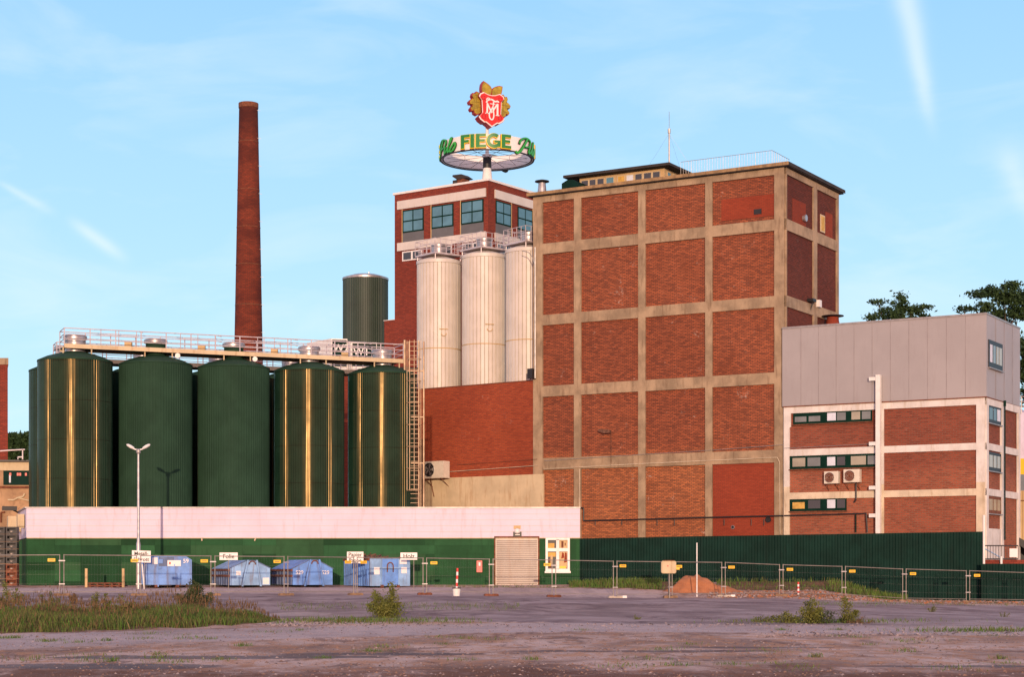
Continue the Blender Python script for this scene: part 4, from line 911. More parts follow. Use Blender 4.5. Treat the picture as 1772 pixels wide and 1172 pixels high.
for i, k in enumerate((0, 1, 2.0, 3.0)):
    c = TO + TD * (TP * (k + (.02 if i == 0 else .02))) + TN * 4.96
    tank(Vector((c.x, c.y, 0)), TR, ZTK - .1, backl[i], M['green_tank'], 72, -math.pi / 2 + .1 * i, 'green tanks in the rear row')
# catwalks
def catwalk(o, p0, p1, wdt, zd, ext=(0, 0), mat='rail', spc=1.55):
    D = (p1 - p0).normalized(); Nn = Vector((-D.y, D.x)); L = (p1 - p0).length
    def q(t, w, z): v = p0 + D * t + Nn * w; return Vector((v.x, v.y, z))
    mb = MB(); mb.hexa([q(0, -wdt, zd), q(L, -wdt, zd), q(L, wdt, zd), q(0, wdt, zd), q(0, -wdt, zd + .07), q(L, -wdt, zd + .07), q(L, wdt, zd + .07), q(0, wdt, zd + .07)]); part('grating', mb, M['black'], o)
    mb = MB()
    for w in (-wdt - .04, wdt + .04): mb.hexa([q(0, w - .03, zd - .1), q(L, w - .03, zd - .1), q(L, w + .03, zd - .1), q(0, w + .03, zd - .1), q(0, w - .03, zd + .16), q(L, w - .03, zd + .16), q(L, w + .03, zd + .16), q(0, w + .03, zd + .16)])
    part('edge_beam', mb, M['cream_wall'], o)
    n = int(L / spc)
    for w in (-wdt, wdt):
        mb = MB()
        for h in (.45, .75, 1.12): mb.tube(q(0, w, zd + h), q(L, w, zd + h), .024 if h < 1.1 else .032, 5)
        for i in range(n + 1): mb.tube(q(L * i / n, w, zd), q(L * i / n, w, zd + 1.12), .034, 5)
        part('handrail', mb, M[mat], o)
    mb = MB()
    for t in (0, L):
        for h in (.45, .75, 1.12): mb.tube(q(t, -wdt, zd + h), q(t, wdt, zd + h), .028, 5)
    part('handrail', mb, M[mat], o)
    return q, L
ZD = ZTK + .86
p0 = TO + TD * -.8 - TN * .1; p1 = TO + TD * (TP * 4 + 1.1) - TN * .1
cw = root('catwalk', 'long railed steel catwalk running over the front row of green tanks', 'catwalk', (p0.x, p0.y, ZD), 'catwalks over the green tanks')
q, L = catwalk(cw, p0, p1, .95, ZD)
for i in range(5):
    for dx_ in (-.85, .85):
        c = TO + TD * (TP * i + dx_); mb = MB(); mb.tube((c.x + TN.x * -.95, c.y + TN.y * -.95, ZTK + .25), (c.x + TN.x * -.95, c.y + TN.y * -.95, ZD), .045, 6); part('support_leg', mb, M['cream_wall'], cw)
# short side bays with their own rails
for i in (0, 1, 2, 3):
    a = TO + TD * (TP * i + 1.3) + TN * .0; mb = MB()
    for h in (.5, .85): mb.path([q(TP * i + 1.9, -.2, ZD + h + .35), q(TP * i + 2.4, .3, ZD + h + .45), q(TP * i + 4.6, .3, ZD + h + .45), q(TP * i + 4.9, -.2, ZD + h + .3)], .024, 5)
    for t_ in (2.4, 3.5, 4.6): mb.tube(q(TP * i + t_, .3, ZD), q(TP * i + t_, .3, ZD + 1.3), .026, 5)
    part('inner_rail', mb, M['rail'], cw)
for i, s_ in enumerate((.62, 1.55, 2.5, 3.45)):
    c = q(TP * s_ + 1.0, .2, ZD + .3); mb = MB(); mb.abox(c.x - .22, c.x + .22, c.y - .15, c.y + .15, c.z, c.z + .28); mb.tube((c.x, c.y, ZD), (c.x, c.y, c.z), .03, 4)
    solo('catwalk_light', mb, M['tan'], ('small tan light box on the catwalk between first and second tanks', 'small tan light box on the catwalk between second and third tanks', 'small tan light box on the catwalk right of the chimney', 'small tan light box on the catwalk beside the cooling units')[i], 'lamp', 'light boxes on the catwalk')
for t_ in (TP * 1.0 + 1.95, TP * 2.0 + 1.9):
    c = q(t_, -1.06, ZD - .28); mb = MB(); mb.tube(c, (c.x, c.y - .06, c.z), .16, 14); part('cable_reel', mb, M['white'], cw)
p0b = TO + TD * -.55 + TN * 4.9; p1b = TO + TD * (TP * 4 + 1.5) + TN * 4.9
cw2 = root('catwalk', 'rear catwalk seen beneath and behind the front tank walkway', 'catwalk', (p0b.x, p0b.y, ZD - .1), 'catwalks over the green tanks')
catwalk(cw2, p0b, p1b, .8, ZD - .25)
# caged ladder at the right end
lb = TO + TD * (TP * 4 + 1.55) - TN * 1.9; zb_, zt_ = 4.6, ZD + 1.25
ld = root('caged_ladder', 'tall caged access ladder glowing gold at the end of the green tanks', 'ladder', (lb.x, lb.y, zb_))
def lq(a, b, z): v = lb + Vector((a, b)); return Vector((v.x, v.y, z))
mb = MB()
for x in (-.32, .32): mb.tube(lq(x, 0, zb_), lq(x, 0, zt_), .045, 6)
part('stringer', mb, M['ladder'], ld)
mb = MB(); z = zb_ + .2
while z < zt_: mb.tube(lq(-.32, 0, z), lq(.32, 0, z), .02, 4); z += .3
part('rungs', mb, M['ladder'], ld)
mb = MB(); hp = [(-.42, 0), (-.44, -.35), (-.25, -.68), (.05, -.78), (.32, -.66), (.46, -.35), (.42, 0)]
z = zb_ + 2.2
while z < zt_ + .1: mb.path([lq(a, b, z) for a, b in hp], .035, 4); z += 1.42
for a, b in hp[1:-1]: mb.tube(lq(a, b, zb_ + (2.2 if a < .3 else 0.)), lq(a, b, zt_), .026, 4)
part('safety_cage', mb, M['ladder'], ld)
mb = MB(); mb.tube(lq(-.62, .1, zb_), lq(-.62, .1, zt_ + .1), .07, 6); mb.tube(lq(.62, .1, zb_), lq(.62, .1, zt_), .06, 6)
for z in (zb_ + 1, zb_ + 4, zb_ + 7, zb_ + 10): mb.tube(lq(-.62, .1, z), lq(.62, .1, z), .05, 5)
mb.path([lq(-.3, 0, zt_), lq(-.4, .6, zt_), lq(-1.4, .9, zt_ - .15)], .035, 5)
part('support_frame', mb, M['ladder'], ld)

# ================================================================ chimney and dark silo
CY = 172; cxm = (430 - CX) / F * CY; zt = EYE + (HY - 179) / F * CY
ch = root('brick_chimney', 'tall tapering round red brick factory chimney', 'chimney', (cxm, CY, .6))
def rad(py): return lerp(16.0, 24.8, (py - 179) / (620 - 179)) / F * CY
prof = []
for i in range(15):
    py = 179 + (1010 - 179) * (14 - i) / 14; prof.append((lerp(.89, 1.37, (py - 179) / (620 - 179)), EYE + (HY - py) / F * CY))
t = MT('chimney_brick_courses'); P = t.pos(True); sp = t.n('SeparateXYZ'); t.l(P, sp.inputs[0]); an_ = t.math('ARCTAN2', sp.outputs[1], sp.outputs[0])
cb = t.n('CombineXYZ'); t.l(t.math('MULTIPLY', an_, 1.2), cb.inputs[0]); t.l(sp.outputs[2], cb.inputs[1])
b = t.n('TexBrick'); b.inputs['Scale'].default_value = 1; b.inputs['Brick Width'].default_value = .36; b.inputs['Row Height'].default_value = .13; b.inputs['Mortar Size'].default_value = .02; t.l(cb.outputs[0], b.inputs['Vector'])
b.inputs['Color1'].default_value = (.23, .042, .02, 1); b.inputs['Color2'].default_value = (.14, .028, .016, 1); b.inputs['Mortar'].default_value = (.075, .03, .022, 1)
c = t.mix(t.math('MULTIPLY', t.ramp(t.noise(P, .4, 5, .6, 0, (1, 1, 2.2)), .42, .66), .6), b.outputs['Color'], (.06, .014, .012))
top = t.ramp(sp.outputs[2], zt - .6 - 5.5, zt - .6 - .5); c = t.mix(t.math('MULTIPLY', top, .6), c, (.04, .012, .012)); t.bump(b.outputs['Fac'], -.5, .03)
M['chim'] = t.set(c, .9, 0, .2)
mb = MB(); mb.lathe((cxm, CY, 0), prof, 40, cap1=False); part('shaft', mb, M['chim'], ch, True)
mb = MB(); mb.lathe((cxm, CY, 0), [(.89, zt - .5), (.95, zt - .45), (.95, zt), (.70, zt + .02), (.68, zt - 1.5)], 32, cap0=False, cap1=False); part('crown', mb, M['rust'], ch, True)
mb = MB()
for i in range(9):
    py = 192 + i * 48; z = EYE + (HY - py) / F * CY; r = rad(py); mb.tube((cxm + r * .95, CY - .3, z), (cxm + r + .28, CY - .3, z - .05), .02, 4)
part('climbing_irons', mb, M['steel'], ch)
for py in (247, 330, 395, 460, 530):
    z = EYE + (HY - py) / F * CY; mb = MB(); r = rad(py); mb.lathe((cxm, CY, 0), [(r + .005, z), (r + .02, z + .01), (r + .02, z + .07), (r + .005, z + .08)], 40, cap0=False, cap1=False); part('iron_band', mb, M['rust'], ch, True)
SY = 162; sx = (632.5 - CX) / F * SY; zs = EYE + (HY - 478) / F * (SY - 2)
ds = root('dark_round_silo', 'slim dark ribbed silo with a pale domed lid behind the catwalk', 'silo', (sx, SY, .6))
mb = MB(); mb.corr_lathe((sx, SY, 0), 2.05, .6, zs, 64, .03, .16, .5); part('shell', mb, paint('charcoal_green_sheet', (.022, .042, .028), .55, 0, .15, .5, (.02, .03, .03), .5), ds)
mb = MB(); mb.lathe((sx, SY, 0), [(2.0, zs - .1), (2.09, zs - .05), (2.09, zs + .12), (1.2, zs + .4), (.3, zs + .52)], 48); mb.tube((sx + .3, SY, zs + .4), (sx + .3, SY, zs + .7), .08, 6); part('lid', mb, M['galv'], ds, True)

# ================================================================ low hall behind the tanks with cooling units
BH = Fr(((500 - CX) / F * 138, 138), TD); ub0, ub1 = BH.u(560), BH.u(722); zrf = BH.z(600, 634)
bh = root('rear_brick_hall', 'flat-roofed red brick hall glimpsed behind the green tanks', 'building', BH.p((ub0 + ub1) / 2, 0, -5))
mb = MB(); mb.box(BH, ub0, ub1, 0, zrf, -9, 0); part('brick_wall', mb, M['brick_tower'], bh); mb = MB(); mb.box(BH, ub0 - .1, ub1 + .1, zrf, zrf + .12, -9.1, .1); part('coping', mb, M['roof'], bh)
RF2 = Fr((BH.p(0, 0, -3)[0], BH.p(0, 0, -3)[1]), (math.cos(R(28)), math.sin(R(28))))
def textmesh(s, size, ext=.01):
    cu_ = bpy.data.curves.new('t', 'FONT'); cu_.body = s; cu_.size = size; cu_.align_x = 'CENTER'; cu_.align_y = 'CENTER'; cu_.extrude = ext; cu_.offset = size * .012
    o = bpy.data.objects.new('t', cu_); COL.objects.link(o); dg = bpy.context.evaluated_depsgraph_get(); m = bpy.data.meshes.new_from_object(o.evaluated_get(dg))
    v = [tuple(x.co) for x in m.vertices]; f = [tuple(p.vertices) for p in m.polygons]; bpy.data.objects.remove(o); bpy.data.curves.remove(cu_); return v, f
def lettering(name, s, size, fr, u, z, d, mat, parent, sx=1.):
    v, f = textmesh(s, size); mb = MB(); k = 1 if fr.U.x > 0 else -1
    mb.add([fr.p(u + x * k * sx, z + y, d + zz) for x, y, zz in v], f); return part(name, mb, mat, parent)
for px0, pxc, px1, lab, txt in ((522, 573, 601, 'left cooling unit with white W2 on its dark louvred face', 'W2'), (596, 608, 652, 'right cooling unit with white W1 on its dark louvred face', 'W1')):
    c = Vector(((pxc - CX) / F * 137.5, 137.5)); fr = Fr(c, (math.cos(R(12)), math.sin(R(12)))); ue = fr.u(px1)
    zb, zt_ = fr.z(pxc, 640), fr.z(pxc, 586 if txt == 'W2' else 592)
    o = root('cooling_unit', lab, 'cooling unit', fr.p(ue / 2, zb, -2), 'cooling units on the rear hall')
    # long pale side runs back to the left
    Ld = 2.6 if txt == 'W2' else .9; sd = Vector((-.62, .78)); side = [c, c + sd * (Ld * 1.35 if txt == 'W2' else 1.0)]
    a, b2_ = fr.p(0, 0, 0), fr.p(ue, 0, 0); bk = Vector((side[1].x - c.x, side[1].y - c.y, 0))
    mb = MB(); pts = [a, b2_, b2_ + bk, a + bk]; mb.hexa([p + Vector((0, 0, zb)) for p in pts] + [p + Vector((0, 0, zt_)) for p in pts]); part('casing', mb, M['white'], o)
    mb = MB(); mb.box(fr, .08, ue - .05, zb + .25, zt_ - .1, 0, .05); lv = part('louvre_panel', mb, M['green_dark'], o)
    lettering('lettering', txt, .8, fr, .75, zt_ - .75, .06, M['sign_white'], lv)
    mb = MB()
    for k in range(6): z = lerp(zb + .4, zt_ - .2, k / 5.); mb.box(fr, .1, ue - .06, z, z + .04, .05, .075)
    part('louvre_bars', mb, M['black'], lv)
    mb = MB()
    for p in pts: mb.tube((p.x, p.y, zrf - .02), (p.x, p.y, zb), .07, 6)
    part('stand', mb, M['steel'], o)

# ================================================================ far left
o = root('brick_stack_house', 'dark red brick block with pale cap at the left edge', 'building', ((-6 - CX) / F * 150, 150, .6))
Z1 = EYE + (HY - 620) / F * 150; x1 = (13.5 - CX) / F * 150
mb = MB(); mb.hexa([(x1 - 6, 150, .4), (x1, 150, .4), (x1 * 154.2 / 150, 154, .4), (x1 - 6, 154, .4), (x1 - 6, 150, Z1 - .55), (x1, 150, Z1 - .55), (x1 * 154.2 / 150, 154, Z1 - .55), (x1 - 6, 154, Z1 - .55)]); part('brick_wall', mb, M['brick_tower'], o)
mb = MB(); mb.hexa([(x, y, z) for z in (Z1 - .55, Z1) for x, y in ((x1 - 6.1, 149.9), (x1 + .08, 149.9), (x1 * 154.2 / 150, 154.1), (x1 - 6.1, 154.1))]); part('cap', mb, M['concrete'], o)
YL = 125; sxl = lambda px: (px - CX) / F * YL; szl = lambda py: EYE + (HY - py) / F * YL
o = root('rendered_workshop', 'low stained beige workshop with a dark window strip at the left edge', 'building', (sxl(0), YL, .6))
LF = Fr((sxl(51), YL), (.995, .1))
mb = MB(); mb.box(LF, -14, 0, .3, szl(800), -8, 0); part('wall', mb, M['old_render'], o)
mb = MB(); mb.box(LF, -14.2, .12, szl(800), szl(797), -8.2, .3); part('roof', mb, M['black'], o)
mb = MB(); mb.box(LF, -14, .05, szl(846), szl(842), 0, .12); part('ledge', mb, M['rust'], o)
mb = MB(); mb.box(LF, LF.u(-40), -.02, szl(815), szl(801), 0, .06); part('fascia', mb, M['cream_wall'], o)
mb = MB(); mb.box(LF, LF.u(6), LF.u(50), szl(840), szl(815), -.03, .07); w = part('window_strip', mb, M['green_dark'], o)
for px in (18, 31, 35, 45):
    mb = MB(); mb.box(LF, LF.u(px - 1.5), LF.u(px + 1.8), szl(824), szl(819), .05, .09); part('red_flower_pot', mb, M['red'], w)
mb = MB(); mb.box(LF, LF.u(16), LF.u(19), szl(836), szl(822), .05, .085); part('curtain', mb, M['curtain'], w)
mb = MB(); P = [(14, 866), (24, 866), (31, 862), (40, 860), (43, 855)]; mb.path([LF.p(LF.u(a), szl(b), .05) for a, b in P], .07, 6); mb.path([LF.p(LF.u(a), szl(b), .05) for a, b in ((31, 862), (42, 865), (50, 867))], .06, 6); part('paint_smear', mb, M['cream_wall'], o)
mb = MB(); mb.path([LF.p(LF.u(2), szl(905), .1), LF.p(LF.u(2), szl(888), .1), LF.p(LF.u(9), szl(887), .1)], .06, 6); part('rusty_pipe', mb, M['rust'], o)
r0 = szl(797); mb = MB(); mb.path([(sxl(-10), YL - 1, szl(784)), (sxl(22), YL - 1, szl(781.5)), (sxl(50), YL - 1, szl(780))], .05, 6)
for px in (-6, 46): mb.tube((sxl(px), YL - 1, r0), (sxl(px), YL - 1, szl(780)), .05, 6)
mb.path([(sxl(38), YL - 1, r0), (sxl(38), YL - 1, szl(793)), (sxl(46), YL - 1, szl(793))], .05, 5)
solo('roof_pipe', mb, M['rail'], 'thin grey pipe on stands above the workshop roof at the left edge', 'pipe')
# ================================================================ far right
YR = 128; sxr = lambda px: (px - CX) / F * YR; szr = lambda py: EYE + (HY - py) / F * YR
o = root('tan_shed', 'tan sheet-metal shed beyond the office annex', 'building', (sxr(1760), YR, 0))
RFm = Fr((sxr(1733), YR + 4), (.96, -.28))
a1 = RFm.u(1800); mb = MB(); mb.corr_wall(RFm, 0, RFm.u(1860), lambda u: -.5, lambda u: RFm.z(1740, 851), 0, .5, .03); part('wall', mb, M['tan'], o)
mb = MB(); mb.box(RFm, 0, RFm.u(1860), -.5, RFm.z(1740, 850), -8, -.1); part('wall_core', mb, M['tan'], o)
mb = MB(); z = RFm.z(1740, 868); mb.box(RFm, 0, RFm.u(1860), z, z + .06, .01, .06); part('joint_strip', mb, M['rust'], o)
mb = MB(); mb.shape(RFm, [(RFm.u(1731), RFm.z(1740, 921)), (RFm.u(1731), RFm.z(1740, 930)), (RFm.u(1744), RFm.z(1744, 931)), (RFm.u(1757), RFm.z(1744, 940)), (RFm.u(1790), RFm.z(1744, 962)), (RFm.u(1790), RFm.z(1744, 946)), (RFm.u(1757), RFm.z(1744, 928)), (RFm.u(1744), RFm.z(1744, 921))], .1, 2.2); part('canopy', mb, M['black'], o)
mb = MB(); mb.box(RFm, RFm.u(1738), RFm.u(1860), -.5, RFm.z(1744, 946), .02, .5); part('doorway', mb, M['black'], o)
cx_ = sxr(1790); o = root('striped_tank', 'pale pink tank with a yellow band at the right edge', 'tank', (cx_, YR + 10, .5))
zt = szr(725) + .6; mb = MB(); mb.lathe((cx_ + .3, YR + 10, 0), [(2.4, .5), (2.4, szr(851))], 40); part('lower_shell', mb, M['panel_grey'], o, True)
mb = MB(); mb.lathe((cx_ + .3, YR + 10, 0), [(2.4, 6.2), (2.4, 8.9)], 40); part('grey_shell', mb, M['glass_grey'], o, True)
mb = MB(); mb.lathe((cx_ + .3, YR + 10, 0), [(2.42, 8.9), (2.42, 10.1)], 40); part('yellow_band', mb, M['yellow'], o, True)
mb = MB(); mb.lathe((cx_ + .3, YR + 10, 0), [(2.41, 10.1), (2.41, 13.6), (1.5, 14.0)], 40); part('upper_shell', mb, M['white_wall'], o, True)
mb = MB()
for h in (.4, .8, 1.2): mb.path([(cx_ + .3 + 2.5 * math.cos(a), YR + 10 + 2.5 * math.sin(a), 13.6 + h) for a in [k * math.pi / 12 for k in range(25)]], .04, 4)
for k in range(16): a = k * math.pi / 8; mb.tube((cx_ + .3 + 2.5 * math.cos(a), YR + 10 + 2.5 * math.sin(a), 13.5), (cx_ + .3 + 2.5 * math.cos(a), YR + 10 + 2.5 * math.sin(a), 14.8), .04, 4)
part('top_railing', mb, M['steel'], o)
# ================================================================ low white and green hall in front
WY = 108.; wx = lambda px, Y=WY: (px - CX) / F * Y; wz = lambda py, Y=WY: EYE + (HY - py) / F * Y
FW = Fr((wx(47), WY), (1, 0)); ZW1, ZWG = wz(880), wz(931); UW = FW.u(1003.5); ZBS = .5
hall = root('low_white_green_hall', 'long low hall, white above and green below, with roller shutter', 'building', (wx(500), WY + 4, ZBS))
SDv = Vector((-.31, .95)).normalized(); ls = FW.p(0, 0, 0); lr = Vector((ls.x + SDv.x * 9.5, ls.y + SDv.y * 9.5, 0))
def poly_block(mb, pts, z0, z1):
    n = len(pts); return mb.prism([(p[0], p[1], z0) for p in pts], (0, 0, z1 - z0))
core = [(ls.x, WY), (wx(1003), WY), (wx(1003), WY + 9), (lr.x, lr.y)]
mb = MB(); poly_block(mb, core, ZBS - .4, ZWG); part('green_wall', mb, M['green_wall'], hall)
cw_ = [(ls.x - .02, WY - .1), (wx(1003.5), WY - .1), (wx(1003.5), WY + 9.1), (lr.x - .12, lr.y)]
mb = MB(); poly_block(mb, cw_, ZWG, ZW1); wt = part('white_fascia', mb, M['white_wall'], hall)
cc = [(ls.x - .1, WY - .17), (wx(1004.3), WY - .17), (wx(1004.3), WY + 9.2), (lr.x - .2, lr.y)]
mb = MB(); poly_block(mb, cc, ZW1, ZW1 + .07); part('roof_coping', mb, M['steel'], hall)
mb = MB()
for k in (1, 2, 3, 4): z = lerp(ZWG, ZW1, k / 5.); mb.box(FW, 0, UW, z - .006, z + .006, .099, .108)
part('panel_joints', mb, M['cream_wall'], wt)
mb = MB(); mb.box(FW, 0, UW, ZWG - .05, ZWG - .003, 0, .12); part('drip_edge', mb, M['cream_wall'], hall)
# green boards: horizontal courses in slightly different greens
greens = [paint('green_board_tone', c, .65, 0, .18, .7, (.012, .035, .014), .4, True, .08) for c in ((.020, .080, .031), (.029, .088, .037), (.016, .066, .026), (.026, .100, .040), (.013, .055, .022))]
us = [0.] + [FW.u(px) for px in (95, 140, 210, 268, 330, 420, 478, 560, 618, 736, 752)] + [FW.u(856)]
zs_ = [ZBS + .08, ZBS + .45, lerp(ZBS, ZWG, .36), lerp(ZBS, ZWG, .52), lerp(ZBS, ZWG, .68), lerp(ZBS, ZWG, .85), ZWG - .06]
rg = random.Random(5)
for j in range(6):
    row = MB()
    for i in range(len(us) - 1):
        row.k = min(4, max(0, (i * 7 // 3) % 5 if rg.random() < .7 else rg.randrange(5))) if j < 5 else (i * 3) % 5
        row.box(FW, us[i] + .004, us[i + 1] - .004, zs_[j] + .004, zs_[j + 1] - .004, 0.0, .028 + .008 * (j % 2))
    part('green_boarding', row, greens, hall)
mb = MB(); mb.k = 0; ua_, ub_ = FW.u(932), FW.u(997)
for z0, z1 in zip(zs_, zs_[1:]): mb.box(FW, ua_ + .25, ub_, z0 + .003, z1 - .003, 0, .03)
part('green_boarding', mb, greens[0], hall)
mb = MB(); mb.box(FW, 0, FW.u(856), ZBS - .2, ZBS + .08, 0, .07); mb.box(FW, FW.u(933), UW - .2, ZBS - .2, ZBS + .08, 0, .07); part('base_strip', mb, M['green_wall'], hall)
# side wall of vertical sheets
FS = Fr((ls.x, ls.y), (SDv.x, SDv.y), flip=False)
if FS.N.x > 0: FS.N = -FS.N
mb = MB(); mb.corr_wall(FS, 0, 9.5, lambda u: ZBS - .1, lambda u: ZWG - .06, .06, .55, .05); part('side_sheeting', mb, greens[3], hall)
for u, w_, h0, h1, dd in ((5.2, 1.7, wz(917, 112), wz(893, 112), .9), (1.3, 1.3, wz(911, 109), wz(890, 109), .5)):
    mb = MB(); mb.box(FS, u, u + w_, h0, h1, .1, dd); mb.box(FS, u + .3, u + .5, h0 - .1, h0, .1, dd * .7)
    solo('wall_box', mb, M['cream_wall'], ('larger' if dd > .6 else 'smaller') + ' cream cabinet hanging on the left side wall of the low hall', 'cabinet', 'cabinets on the side wall')
px_ = wx(19, 110); mb = MB(); mb.tube((px_, 110, .3), (px_, 110, wz(918, 110)), .12, 8); solo('side_pipe', mb, M['cream_wall'], 'upright cream pipe at the left end of the low hall', 'pipe', smooth=True)
mb = MB(); mb.box(FS, 6.2, 6.8, wz(896, 112) + .5, wz(886, 112) + .4, .3, 1.2); mb.tube(FS.p(6.5, wz(886, 112), .2), FS.p(6.5, wz(886, 112) + .3, .8), .05, 5); solo('roof_floodlight', mb, M['black'], 'dark floodlight on the left roof corner of the low hall', 'lamp')
# roller shutter
ra, rb = FW.u(857.5), FW.u(931); rz0, rz1 = wz(1012), ZWG - .02
mb = MB(); mb.box(FW, ra, rb, rz0 - .1, rz1, -.02, .035); sh_o = part('roller_shutter', mb, M['shutter'], hall)
mb = MB(); n = 24
for k in range(n):
    z = rz0 + (rz1 - .12 - rz0) * k / n; h = (rz1 - .12 - rz0) / n
    a = [FW.p(ra + .06, z + .01, .035), FW.p(ra + .06, z + h * .5, .085), FW.p(ra + .06, z + h - .02, .035)]; mb.prism(a, FW.p(rb - .06, 0, 0) - FW.p(ra + .06, 0, 0))
part('slats', mb, M['shutter'], sh_o)
mb = MB(); mb.box(FW, ra - .08, ra, rz0 - .1, rz1, -.02, .12); mb.box(FW, rb, rb + .08, rz0 - .1, rz1, -.02, .12); mb.box(FW, ra - .08, rb + .08, rz1, rz1 + .1, 0, .125); part('shutter_guide', mb, M['rust'], hall)
# window
w0, w1 = FW.u(944), FW.u(986); z0, z1 = wz(989), wz(931.5)
mb = MB(); mb.box(FW, w0, w1, z0, z1 - .0, .03, .05); win = part('window', mb, M['black'], hall)
mb = MB(); zc_ = lerp(z0, z1, .64); uc = (w0 + w1) / 2
for a, b, c_, d_ in ((w0, w0 + .14, z0, z1), (w1 - .14, w1, z0, z1), (uc - .09, uc + .09, z0 + .12, z1 - .1), (w0 + .14, w1 - .14, z1 - .13, z1), (w0 + .14, w1 - .14, z0, z0 + .14)): mb.box(FW, a, b, c_, d_, .05, .13)
mb.box(FW, w0 + .14, uc - .09, zc_ - .1, zc_ + .1, .05, .128); mb.box(FW, uc + .09, w1 - .14, zc_ - .1, zc_ + .1, .05, .128); part('frame', mb, M['white'], win)
mb = MB(); mb.box(FW, w0 - .05, w1 + .05, z0 - .12, z0, .0, .22); part('sill', mb, M['white'], win)
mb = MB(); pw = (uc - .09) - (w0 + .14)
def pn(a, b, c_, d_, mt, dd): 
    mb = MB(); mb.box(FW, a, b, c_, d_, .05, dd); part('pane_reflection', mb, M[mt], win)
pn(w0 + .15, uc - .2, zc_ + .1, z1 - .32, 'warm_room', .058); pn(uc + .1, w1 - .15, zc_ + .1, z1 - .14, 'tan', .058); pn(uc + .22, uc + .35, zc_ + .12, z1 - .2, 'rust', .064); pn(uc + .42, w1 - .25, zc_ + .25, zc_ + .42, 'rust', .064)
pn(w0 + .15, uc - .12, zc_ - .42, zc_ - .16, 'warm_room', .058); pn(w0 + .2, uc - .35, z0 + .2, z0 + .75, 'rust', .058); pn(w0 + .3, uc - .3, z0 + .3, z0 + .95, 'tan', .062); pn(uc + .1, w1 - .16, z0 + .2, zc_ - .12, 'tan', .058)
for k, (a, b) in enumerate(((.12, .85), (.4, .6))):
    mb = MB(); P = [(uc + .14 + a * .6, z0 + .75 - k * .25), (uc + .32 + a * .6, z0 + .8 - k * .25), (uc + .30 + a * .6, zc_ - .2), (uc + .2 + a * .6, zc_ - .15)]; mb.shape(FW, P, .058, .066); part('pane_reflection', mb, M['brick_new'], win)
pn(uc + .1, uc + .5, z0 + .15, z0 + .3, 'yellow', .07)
# things on the wall
o = root('shutter_sign', 'small black sign with white lettering above the roller shutter', 'sign', FW.p(FW.u(895), ZWG, .1))
mb = MB(); mb.box(FW, FW.u(888), FW.u(902.5), ZWG + .05, wz(921), .1, .14); sb = part('board', mb, M['black'], o); lettering('lettering', 'GARAGE' if False else 'ooooo', .2, FW, FW.u(895.3), wz(926), .14, M['sign_white'], o) if False else None
mb = MB(); mb.box(FW, FW.u(891.5), FW.u(899.5), wz(926.8), wz(925.2), .14, .145); part('white_strip', mb, M['sign_white'], sb)
mb = MB(); mb.box(FW, FW.u(889), FW.u(901), wz(916), wz(910), .1, .14); solo('wall_plaque', mb, M['tan'], 'small brown plaque above the shutter lamp', 'plaque')
mb = MB(); p = FW.p(FW.u(895), wz(920), .1); mb.lathe((p.x, p.y - .2, p.z), [(.05, -.16), (.15, -.1), (.18, 0), (.15, .1), (.05, .17)], 14); mb.abox(p.x - .06, p.x + .06, p.y - .1, p.y, p.z - .05, p.z + .05); solo('bulkhead_lamp', mb, M['white'], 'round white bulkhead lamp between the plaque and the black sign', 'lamp', smooth=True)
o = root('red_box', 'bright red box with a small white mark on the green wall', 'box', FW.p(FW.u(829.5), wz(991), .1))
mb = MB(); mb.box(FW, FW.u(825), FW.u(834.5), wz(991), wz(971), .036, .3); part('casing', mb, M['red'], o); mb = MB(); mb.box(FW, FW.u(828.5), FW.u(831.5), wz(980), wz(974), .3, .31); part('label_plate', mb, M['sign_white'], o)
for px in (350, 443):
    mb = MB(); mb.tube(FW.p(FW.u(px), ZWG - .03, .12), FW.p(FW.u(px - (2 if px > 400 else 0)), ZWG - .2, .16), .045, 5); solo('broken_pipe_stub', mb, M['cream_wall'], ('left' if px < 400 else 'right') + ' of two little pale stubs hanging under the white fascia', 'pipe stub')

# ================================================================ dark green corrugated fence
GF = Fr((wx(997, 108.4), 108.4), ((wx(1701, 106.5) - wx(997, 108.4)), 106.5 - 108.4))
gu1 = GF.u(1701); 
fz = lambda u: lerp(GF.z(997, 932.5), GF.z(1701, 920.5), u / gu1)
def gb(u): p = GF.p(u, 0, 0); return gz(p.x, p.y) - .25
gf = root('corrugated_fence', 'tall dark green corrugated sheet fence along the brick buildings', 'fence', GF.p(gu1 / 2, 0, 0), 'dark green corrugated fences')
mb = MB(); mb.corr_wall(GF, .02, gu1, gb, fz, 0, .34, .05); part('sheeting', mb, M['green_dark'], gf)
mb = MB(); mb.tube(GF.p(gu1 + .05, gb(gu1), .03), GF.p(gu1 + .05, GF.z(1701, 892), .03), .07, 8); part('end_post', mb, M['white'], gf)
mb = MB()
for k in range(9): u = gu1 * (k + .5) / 9; mb.box(GF, u - .05, u + .05, gb(u), fz(u) - .1, -.2, -.09)
part('posts', mb, M['steel'], gf)
G2 = Fr((wx(1701, 105.6), 105.6), (.994, -.05)); g2a, g2b = -.1, G2.u(2050)
gf2 = root('corrugated_fence', 'lower dark green corrugated fence running on to the right edge', 'fence', G2.p(3, 0, 0), 'dark green corrugated fences')
mb = MB(); mb.corr_wall(G2, g2a, g2b, lambda u: gz(*G2.p(u, 0, 0)[:2]) - .2, lambda u: G2.z(1720, 976.5), 0, .34, .05); part('sheeting', mb, M['green_dark'], gf2)
